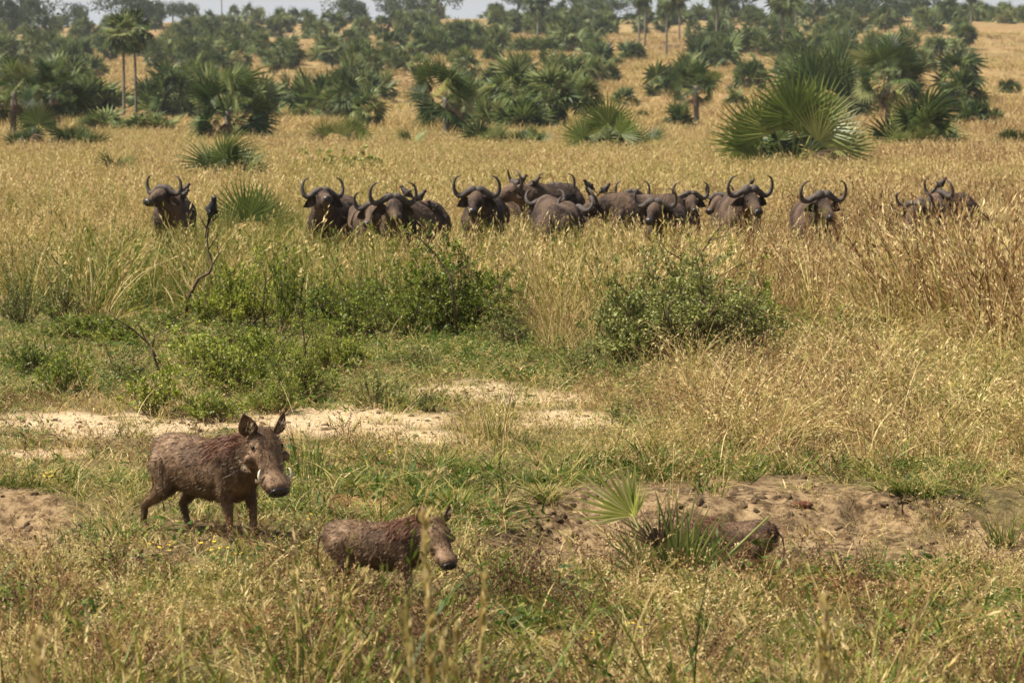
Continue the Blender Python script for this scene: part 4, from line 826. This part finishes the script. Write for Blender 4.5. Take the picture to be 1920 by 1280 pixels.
def warthog(label, loc, rz, sc, yaw, pitch, legs, seed, hx=0.0, headlow=0.0, tusks=True):
    rs = np.random.RandomState(seed); root = thing('warthog', label, 'warthog', loc, rz, None, sc); mb = MB(); Xr = Vector((0, 1, 0))
    secs = [(-.53, .56, .03, .04), (-.50, .55, .10, .12), (-.42, .53, .15, .18), (-.30, .515, .17, .205), (-.15, .495, .18, .205), (.02, .48, .185, .215), (.16, .49, .18, .23), (.28, .51, .165, .24), (.38, .56, .14, .20), (.45, .59, .10, .14)]
    loft(mb, [((x, 0, z), Xr, (0, 0, 1), a, b) for x, z, a, b in secs], 20)
    for q, (s, f, off) in enumerate(legs):
        if f: limb(mb, [(.26, s * .09, .50), (.24 + off * .3, s * .12, .36), (.27 + off * .7, s * .105, .195), (.265 + off, s * .10, .07), (.285 + off, s * .10, .03)], [.09, .054, .030, .023, .029])
        else: limb(mb, [(-.36, s * .08, .50), (-.27 + off * .25, s * .125, .345), (-.44 + off * .7, s * .115, .20), (-.42 + off, s * .11, .07), (-.395 + off, s * .11, .03)], [.13, .072, .030, .023, .028])
    N = Vector((.36, 0, .60 - headlow * .5)); Rm = Matrix.Rotation(yaw, 3, 'Z') @ Matrix.Rotation(pitch, 3, 'Y'); f = Rm @ Vector((1, 0, 0)); u = Rm @ Vector((0, 0, 1)); r = Rm @ Vector((0, 1, 0))
    Hd = N + Matrix.Rotation(yaw * .6, 3, 'Z') @ Vector((.17 + hx, 0, .09 - headlow))
    limb(mb, [(.24, 0, .55), N, Hd], [.18, .15, .115])
    HS = [(-.10, .02, .07, .08), (-.05, .02, .125, .125), (.04, .015, .14, .125), (.11, .005, .135, .115), (.18, -.005, .105, .095), (.25, -.01, .088, .08), (.31, -.012, .098, .075), (.36, -.012, .104, .066), (.385, -.012, .08, .052)]
    loft(mb, [(Hd + f * a * 1.02 + u * b, r, u, c_ * .92, d_ * .94) for a, b, c_, d_ in HS], 18)
    for s in (-1, 1):
        blob(mb, Hd + f * .11 + r * s * .135 + u * .01, (.035, .045, .035), Rm); blob(mb, Hd + f * .10 + r * s * .10 - u * .045, (.05, .03, .035), Rm); blob(mb, Hd + f * .02 + r * s * .085 - u * .075, (.09, .045, .06), Rm); blob(mb, Hd + f * .05 + r * s * .07 + u * .085, (.05, .03, .03), Rm)
        blob(mb, Hd + f * .31 + r * s * .085 - u * .01, (.055, .03, .035), Rm); blob(mb, Hd + f * .20 + r * s * .075 + u * .02, (.03, .022, .022), Rm)
    me = skin(mb, 'body', .011, HOG, 4)
    def pal(co_):
        h = (co_ - Hd).dot(f); return max(0, min(.85, (.45 + .6 * mnoise.noise(co_ * 9)) * (1 if (co_ - Hd).dot(u) > .02 else .2))) if .02 < h < .40 and (co_ - N).dot(f) > .1 else max(0, .12 * mnoise.noise(co_ * 5))
    paint(me, pal); body = obj('body', me, root)
    hm = MB()
    for s in (-1, 1):       # ears, eyes, tusks
        em = MB(); d = (u * .7 + r * s * .42 - f * .55).normalized(); n_ = (f * .6 + r * s * .55 + u * .5).normalized()
        ear_mesh(em, orient(d, n_, 0, Hd - f * .055 + r * s * .085 + u * .075), .165, .135, .5); m_e = em.mesh('ear', HOG, True); sol = obj('ear', m_e, root); sm = sol.modifiers.new('s', 'SOLIDIFY'); sm.thickness = .008
        wm = MB()
        for _ in range(60): t = rs.rand(); hair_strip(wm, np.array(Hd - f * .05 + r * s * (.085 + .045 * t) + u * (.09 + .08 * t)) + rs.normal(0, .014, 3), np.array(d * .8 + r * -s * .5 + n_ * .5) + rs.normal(0, .25, 3), rs.uniform(.03, .06), .004, rs, .1)
        obj('ear_fringe', wm.mesh('ear_fringe', WHISK), sol)
        eb = MB(); blob(eb, Hd + f * .06 + r * s * .112 + u * .068, (.02, .013, .016), Rm); obj('eye', eb.mesh('eye', EYE, True), root)
        if tusks:
            tb = MB(); b = Hd + f * .30 + r * s * .08 - u * .01; b = b + r * s * .015; tube(tb, [b, b + r * s * .022 - f * .008 + u * .015, b + r * s * .03 - f * .025 + u * .035, b + r * s * .026 - f * .048 + u * .05, b + r * s * .014 - f * .065 + u * .058], [.014, .0135, .011, .008, .003], 8); obj('tusk', tb.mesh('tusk', IVORY, True), root)
            tb = MB(); b = b - f * .02 - u * .03; tube(tb, [b, b + r * s * .035 + u * .01, b + r * s * .045 + u * .04], [.011, .008, .002], 6); obj('tusk', tb.mesh('tusk', IVORY, True), root)
        nb = MB(); blob(nb, Hd + f * .416 + r * s * .034 - u * .01, (.006, .014, .017), Rm, 1); hm.add(nb.V[0], nb.F)
    dk = MB(); blob(dk, Hd + f * .398 - u * .014, (.02, .083, .052), Rm); obj('snout_disc', dk.mesh('snout_disc', MUZ, True), root)
    obj('nostrils', hm.mesh('nostrils', EYE, True), root)
    mm = MB()               # mane from forehead to loin
    for _ in range(1500):
        t = rs.rand() ** 1.15; x = .40 - .66 * t; zt = np.interp(x, [s_[0] for s_ in secs], [s_[1] + s_[3] for s_ in secs]); yy = rs.normal(0, .045 + .02 * (1 - t)); zt = zt - yy * yy * 2.8
        hair_strip(mm, np.array([x, yy, zt - .012]), np.array([-.9, yy * 9, .28 - abs(yy) * 5]) + rs.normal(0, .16, 3), rs.uniform(.05, .12) * (1.15 - .6 * t), .0045, rs, .35, min(1, rs.rand() * (1 if t < .6 else .7)))
    for _ in range(420):
        t = rs.rand(); p = N.lerp(Hd - f * .04, t); q = rs.normal(0, .7); p2 = p + u * (.115 * math.cos(q)) + r * (.125 * math.sin(q)); hair_strip(mm, np.array(p2), np.array(-f * .7 + r * math.sin(q) * .5 + u * .05) + rs.normal(0, .2, 3), rs.uniform(.05, .11), .0045, rs, .4)
    for _ in range(900):     # shoulder fringe
        s = rs.choice((-1, 1)); x = rs.uniform(.1, .40); ph = rs.uniform(.15, 1.15); a_ = np.interp(x, [q[0] for q in secs], [q[2] for q in secs]); b_ = np.interp(x, [q[0] for q in secs], [q[3] for q in secs]); c_ = np.interp(x, [q[0] for q in secs], [q[1] for q in secs])
        hair_strip(mm, np.array([x, s * a_ * math.sin(ph) * 1.0, c_ + b_ * math.cos(ph)]), np.array([-.55, s * .45, -.35]) + rs.normal(0, .15, 3), rs.uniform(.04, .10), .004, rs, .35)
    tag(obj('mane', mm.mesh('mane', HAIR), root), 'long reddish brown mane')
    wk = MB()
    for _ in range(300):
        s = rs.choice((-1, 1)); t = rs.rand(); p = Hd + f * (.16 - .22 * t) + r * s * (.10 + .012 * rs.rand()) - u * (.085 + .03 * t); hair_strip(wk, np.array(p), np.array(r * s * .7 - f * .6 - u * .4) + rs.normal(0, .25, 3), rs.uniform(.03, .07), .004, rs, .3)
    tag(obj('whiskers', wk.mesh('whiskers', WHISK), root), 'pale cheek whiskers')
    bm_ = MB(); vs = me.vertices; nv = len(vs)
    for _ in range(11000):
        v = vs[rs.randint(nv)]; n_ = np.array(v.normal)
        fc_ = (v.co - Hd).dot(f) > .12 and v.co.x > .3
        if fc_ and rs.rand() < .6: continue
        d = np.array([-1, 0, -.35 if v.co.z > .3 else -1.2]); d = d - n_ * d.dot(n_) + n_ * .35; hair_strip(bm_, np.array(v.co) - n_ * .003, d + rs.normal(0, .15, 3), rs.uniform(.024, .052), .0038, rs, .1)
    tag(obj('bristles', bm_.mesh('bristles', BRIS), root), kind='stuff')
    tl = MB(); tube(tl, [(-.52, 0, .60), (-.58, .01, .54), (-.60, .02, .42), (-.59, .02, .30)], [.014, .011, .008, .006], 6)
    for _ in range(40): hair_strip(tl, np.array([-.59, .02, .32]), np.array([rs.normal(0, .3), rs.normal(0, .3), -1]), .09, .004, rs, .2)
    obj('tail', tl.mesh('tail', HOG), root)
    for s, fr, off in legs:
        x0 = (.29 if fr else -.385) + off; y0 = s * (.10 if fr else .11); hb = MB()
        for q in (-1, 1): blob(hb, (x0 + .008, y0 + q * .013, .016), (.03, .014, .024), None, 1)
        obj('hoof', hb.mesh('hoof', MUZ, True), root)
    return root
D = math.radians
warthog('adult warthog with tusks and raised ears standing alert at left', at(392, 20.0, -.02), D(-38), 1.03, D(-20), D(46), [(-1, 1, .02), (1, 1, .06), (-1, 0, -.14), (1, 0, .08)], 1)
warthog('young warthog walking right behind blurred grass stems at the centre', at(712, 17.4, -.02), D(-12), .70, D(-46), D(42), [(-1, 1, .04), (1, 1, -.05), (-1, 0, .0), (1, 0, .1)], 2, tusks=False, headlow=.03)
warthog('young warthog feeding in the gully behind the foreground fan palm', at(1368, 18.9, .0), D(172), .64, D(10), D(62), [(-1, 1, .04), (1, 1, -.05), (-1, 0, .06), (1, 0, -.05)], 3, tusks=False, headlow=.14)

# ------------------------------------------------------------------ buffaloes
def buffalo_proto(yaw, pitch, lift, horn=1.0, seed=0, boss=1.0):
    rs = np.random.RandomState(seed); mb = MB()
    secs = [(-1.2, 1.14, .05, .08), (-1.14, 1.13, .2, .24), (-.98, 1.12, .31, .34), (-.75, 1.10, .37, .39), (-.4, 1.03, .43, .44), (0, 1.0, .45, .47), (.35, 1.05, .40, .47), (.6, 1.12, .31, .42), (.8, 1.18, .22, .30)]
    loft(mb, [((x, 0, z), (0, 1, 0), (0, 0, 1), a, b) for x, z, a, b in secs], 24); blob(mb, (.38, 0, 1.33), (.38, .17, .2))
    for s in (-1, 1):
        limb(mb, [(.48, s * .2, 1.0), (.45, s * .26, .72), (.47, s * .24, .42), (.46, s * .23, .12), (.49, s * .23, .06)], [.24, .15, .085, .06, .075])
        limb(mb, [(-.85, s * .18, 1.05), (-.72, s * .27, .72), (-.98, s * .25, .46), (-.94, s * .24, .12), (-.9, s * .24, .06)], [.3, .19, .08, .06, .075])
    N = Vector((.68, 0, 1.22)); Rm = Matrix.Rotation(yaw, 3, 'Z') @ Matrix.Rotation(pitch, 3, 'Y'); f = Rm @ Vector((1, 0, 0)); u = Rm @ Vector((0, 0, 1)); r = Rm @ Vector((0, 1, 0))
    Hd = N + Matrix.Rotation(yaw * .75, 3, 'Z') @ Vector((.42, 0, lift)); limb(mb, [(.4, 0, 1.12), N, N.lerp(Hd, .6), Hd], [.34, .28, .21, .16])
    loft(mb, [(Hd + f * a + u * b, r, u, c_, d_) for a, b, c_, d_ in [(-.14, 0, .1, .1), (-.06, .01, .16, .17), (.06, .01, .17, .18), (.2, 0, .14, .155), (.32, -.01, .11, .125), (.42, -.02, .105, .105), (.50, -.02, .125, .095), (.55, -.025, .11, .08), (.57, -.03, .06, .05)]], 18)
    for s in (-1, 1): blob(mb, Hd + f * .13 + r * s * .13 + u * .06, (.06, .035, .04), Rm)
    me = skin(mb, 'body', .028, BUFF, 5)
    for v in me.vertices: v.co += v.normal * (.018 * mnoise.noise(v.co * 3.1 + Vector((seed, 0, 0))) + .006 * mnoise.noise(v.co * 13))
    paint(me, lambda c_: max(0, min(.9, .75 * mnoise.noise(c_ * 2.3 + Vector((seed * 3, 1, 0))) + .25)))
    parts = [('body', me)]
    for s in (-1, 1):
        hb = MB(); k = horn; B = Hd + u * .155 - f * .03
        pts = [(.0, .02), (.09, .03), (.20, -.02), (.31, -.09), (.42, -.09), (.49, .0), (.495, .13), (.44, .24), (.33, .29)]
        rad = [.055 * boss, .075 * boss, .068, .058, .05, .042, .032, .021, .006]
        P = [B + r * s * (a * k) + u * (b * k) - f * (.05 + .06 * min(1, a * 2)) for a, b in pts]
        C_ = []; q_ = []
        for i in range(len(P) - 1):
            for j in range(3):
                t = j / 3; p0, p1, p2, p3 = P[max(i - 1, 0)], P[i], P[i + 1], P[min(i + 2, len(P) - 1)]
                C_.append(.5 * ((2 * p1) + (p2 - p0) * t + (2 * p0 - 5 * p1 + 4 * p2 - p3) * t * t + (3 * p1 - p0 - 3 * p2 + p3) * t ** 3)); q_.append((rad[i] * (1 - t) + rad[i + 1] * t) * (1 + .05 * math.sin(i * 9 + j * 4)))
        tube(hb, C_ + [P[-1]], q_ + [rad[-1]], 10); parts.append(('horn', hb.mesh('horn', HORN, True)))
        eb = MB(); d = (r * s * .9 - u * .5 - f * .2).normalized(); ear_mesh(eb, orient(d, f, 0, Hd + r * s * .15 + u * .03 - f * .02), .34, .19, .5); em_ = eb.mesh('ear', BUFF, True); parts.append(('ear', em_))
        yb = MB(); blob(yb, Hd + f * .15 + r * s * .152 + u * .062, (.026, .016, .02), Rm); parts.append(('eye', yb.mesh('eye', EYE, True)))
    nb = MB(); blob(nb, Hd + f * .535 - u * .015, (.055, .108, .072), Rm); parts.append(('muzzle', nb.mesh('muzzle', MUZ, True)))
    tb = MB(); tube(tb, [(-1.17, 0, 1.28), (-1.25, 0, 1.05), (-1.24, .03, .7), (-1.24, .03, .45)], [.03, .022, .018, .04], 6); parts.append(('tail', tb.mesh('tail', BUFF, True)))
    return parts, Hd
POSE = {'front': buffalo_proto(0, D(18), .14, 1, 1), 'left': buffalo_proto(D(38), D(14), .16, .95, 2), 'right': buffalo_proto(D(-34), D(20), .12, .95, 3, .85), 'low': buffalo_proto(D(-10), D(34), -.02, .9, 4, .8), 'big': buffalo_proto(D(12), D(22), .12, 1.08, 5, 1.35), 'liftr': buffalo_proto(D(-30), D(6), .2, .9, 7, .9), 'lift': buffalo_proto(D(28), D(-4), .2, .9, 6, .9)}
HERD = []
def buffalo(px, py, y, head, pose, label, sc=1.0, group=None):
    parts, Hd = POSE[pose]; sc *= .9; a = D(head); rz = a; hp = ray(px, py, y)
    off = Matrix.Rotation(rz, 3, 'Z') @ (Hd * sc); loc = Vector((hp.x - off.x, hp.y - off.y, 0)); gz = float(T(loc.x, loc.y)); loc.z = gz
    s2 = (hp.z - gz) / Hd.z     # height so that the head meets its place
    s2 = min(max(s2, sc * .84), sc * 1.2); off = Matrix.Rotation(rz, 3, 'Z') @ Vector((Hd.x * sc, Hd.y * sc, Hd.z * s2)); loc.x = hp.x - off.x; loc.y = hp.y - off.y; loc.z = float(T(loc.x, loc.y)) - .03
    r = thing('buffalo', label, 'buffalo', loc, rz, 'buffalo herd watching from the tall grass', (sc, sc, s2))
    for n_, me in parts: obj(n_, me, r)
    HERD.append((r, px)); return r
# head position in the picture, distance, heading in degrees (-90 faces the camera)
buffalo(302, 368, 55, -88, 'liftr', 'leftmost buffalo with muzzle raised to the left, far from the rest')
buffalo(607, 372, 53, -105, 'lift', 'buffalo with grass over its raised face, second from left', .97)
buffalo(700, 398, 52.5, -70, 'right', 'dark buffalo half hidden behind its neighbour with one horn tip showing', .9)
buffalo(738, 388, 50, -118, 'left', 'buffalo carrying three birds, staring straight at the camera', .98)
buffalo(893, 374, 54, -98, 'front', 'buffalo with wide round horns right of the gap in the herd')
buffalo(962, 352, 60, -130, 'right', 'buffalo whose horns touch its right neighbour, with a bird at its neck', 1.0)
buffalo(1042, 352, 61, -60, 'right', 'buffalo behind the broad brown back, horns both showing', .95)
buffalo(1078, 394, 54, 75, 'low', 'pale brown buffalo with lowered head deep in the grass', .9)
buffalo(1022, 392, 56, 100, 'low', 'broad brown back of a buffalo facing away left of the pale brown one', .95)
buffalo(1186, 362, 60, -130, 'left', 'buffalo mostly hidden behind the dark faced one, left horn showing', .85)
buffalo(1110, 372, 57, -165, 'low', 'buffalo seen side on with two birds on its back', .96)
buffalo(1228, 374, 53, -108, 'front', 'dark faced buffalo with upright ring like horns at centre right', .9)
buffalo(1296, 354, 59, -80, 'front', 'buffalo behind the dark faced one, left of a row of three', .86)
buffalo(1348, 360, 60, -95, 'right', 'middle buffalo of the row of three with pale face', .84)
buffalo(1408, 354, 56, -85, 'big', 'big buffalo with the widest curled horns, right of the row of three', .98)
buffalo(1545, 354, 54, -88, 'big', 'lone buffalo with pale heavy horn boss facing the camera', .95)
buffalo(1715, 372, 54, -112, 'low', 'buffalo with lowered tilted head, left of the right hand pair', .93)
buffalo(1757, 345, 57, -112, 'right', 'rearmost buffalo at far right with its back sloping down to the right', .95)

# ------------------------------------------------------------------ birds
def bird_proto(m, tail=.10, beak=BEAK):
    mb = MB(); loft(mb, [((x, 0, z), (0, 1, 0), (-.5, 0, .87), a, b) for x, z, a, b in [(-.075, .015, .008, .008), (-.055, .03, .022, .02), (-.02, .05, .034, .034), (.015, .075, .034, .036), (.04, .10, .022, .024), (.05, .115, .02, .02)]], 12)
    blob(mb, (.054, 0, .125), (.024, .02, .021)); loft(mb, [((-.05, 0, .03), (0, 1, 0), (-.4, 0, .9), .014, .008), ((-.07 - tail * .6, 0, .02 - tail * .8), (0, 1, 0), (-.4, 0, .9), .017, .004)], 8)
    for s in (-1, 1): blob(mb, (-.012, s * .028, .058), (.05, .009, .022), Matrix.Rotation(.75, 3, 'Y'))
    body = skin(mb, 'body', .004, m, 2); bk = MB(); tube(bk, [(.072, 0, .126), (.10, 0, .12)], [.008, .001], 6); lg = MB()
    for s in (-1, 1): tube(lg, [(.0, s * .014, .045), (.005, s * .014, -.005)], [.003, .003], 5)
    ey = MB()
    for s in (-1, 1): blob(ey, (.066, s * .0165, .131), (.004, .003, .004), None, 1)
    return [('body', body), ('beak', bk.mesh('beak', beak, True)), ('legs', lg.mesh('legs', MUZ, True)), ('eyes', ey.mesh('eyes', EYE, True))]
OX = bird_proto(BROWNF); DR = bird_proto(BLACK, .16, MUZ)
def bird(label, loc, rz, sc, parts, group=None, tilt=0, name='bird'):
    r = thing(name, label, 'bird', loc, rz, group, sc); r.rotation_euler = (0, tilt, rz)
    for n_, me in parts: obj(n_, me, r)
bird('black long tailed bird perched on the tip of the crooked branch', ray(400, 408, 41), D(-60), 2.1, DR, tilt=-.3)
bpy.context.view_layer.update()
def on_back(px, py, lab, rz, sc=1.75):
    # drop the bird along the view ray onto the buffalo it rides
    dg = bpy.context.evaluated_depsgraph_get(); best = None
    for dy in range(0, 14):
        o_ = Vector((0, 0, H)); d = (ray(px, py + dy * 1.5, 50) - o_).normalized()
        for r, _ in HERD:
            for ch in r.children:
                if ch.name.split('.')[0] not in ('body', 'horn'): continue
                mi = ch.matrix_world.inverted(); ok, lc, nn, ix = ch.ray_cast(mi @ o_, (mi.to_3x3() @ d).normalized())
                if ok:
                    wl = ch.matrix_world @ lc
                    if best is None or wl.length < best.length: best = wl
        if best: break
    if best: bird(lab, best + Vector((0, .05, -.005)), rz, sc, OX, 'oxpecker birds riding the buffaloes')
on_back(345, 364, 'upper bird on the shoulder of the leftmost buffalo', D(0)); on_back(343, 377, 'lower bird on the shoulder of the leftmost buffalo', D(20))
on_back(762, 365, 'bird with raised wing beside the horn of the staring buffalo', D(160)); on_back(787, 380, 'upright bird on the neck of the staring buffalo', D(-10)); on_back(813, 400, 'bird on the rump of the staring buffalo', D(-160))
on_back(978, 348, 'bird at the neck of the buffalo whose horns touch its neighbour', D(0)); on_back(1003, 352, 'bird perched where two horn pairs touch', D(20))
on_back(1104, 358, 'left bird on the side on buffalo', D(200)); on_back(1134, 362, 'right bird on the back of the side on buffalo', D(-20)); on_back(1765, 335, 'bird on the back of the rearmost buffalo at right', D(-30)); on_back(1410, 335, 'bird standing between the widest curled horns', D(30), 1.0)

# ------------------------------------------------------------------ haze
hz = bmesh.new(); bmesh.ops.create_cube(hz, size=1); me = bpy.data.meshes.new('haze'); hz.to_mesh(me); hz.free(); o = obj('haze', me, None, (0, 700, 34)); o.scale = (2700, 1800, 76)
m, t = mat('haze_air'); vo = nd(t, 'VolumePrincipled'); vo.inputs['Color'].default_value = (.84, .88, .92, 1); vo.inputs['Density'].default_value = .00012; vo.inputs['Density Attribute'].default_value = ''; vo.inputs['Anisotropy'].default_value = .2
ot = nd(t, 'OutputMaterial'); t.links.new(vo.outputs[0], ot.inputs['Volume']); me.materials.append(m); tag(o, kind='stuff')
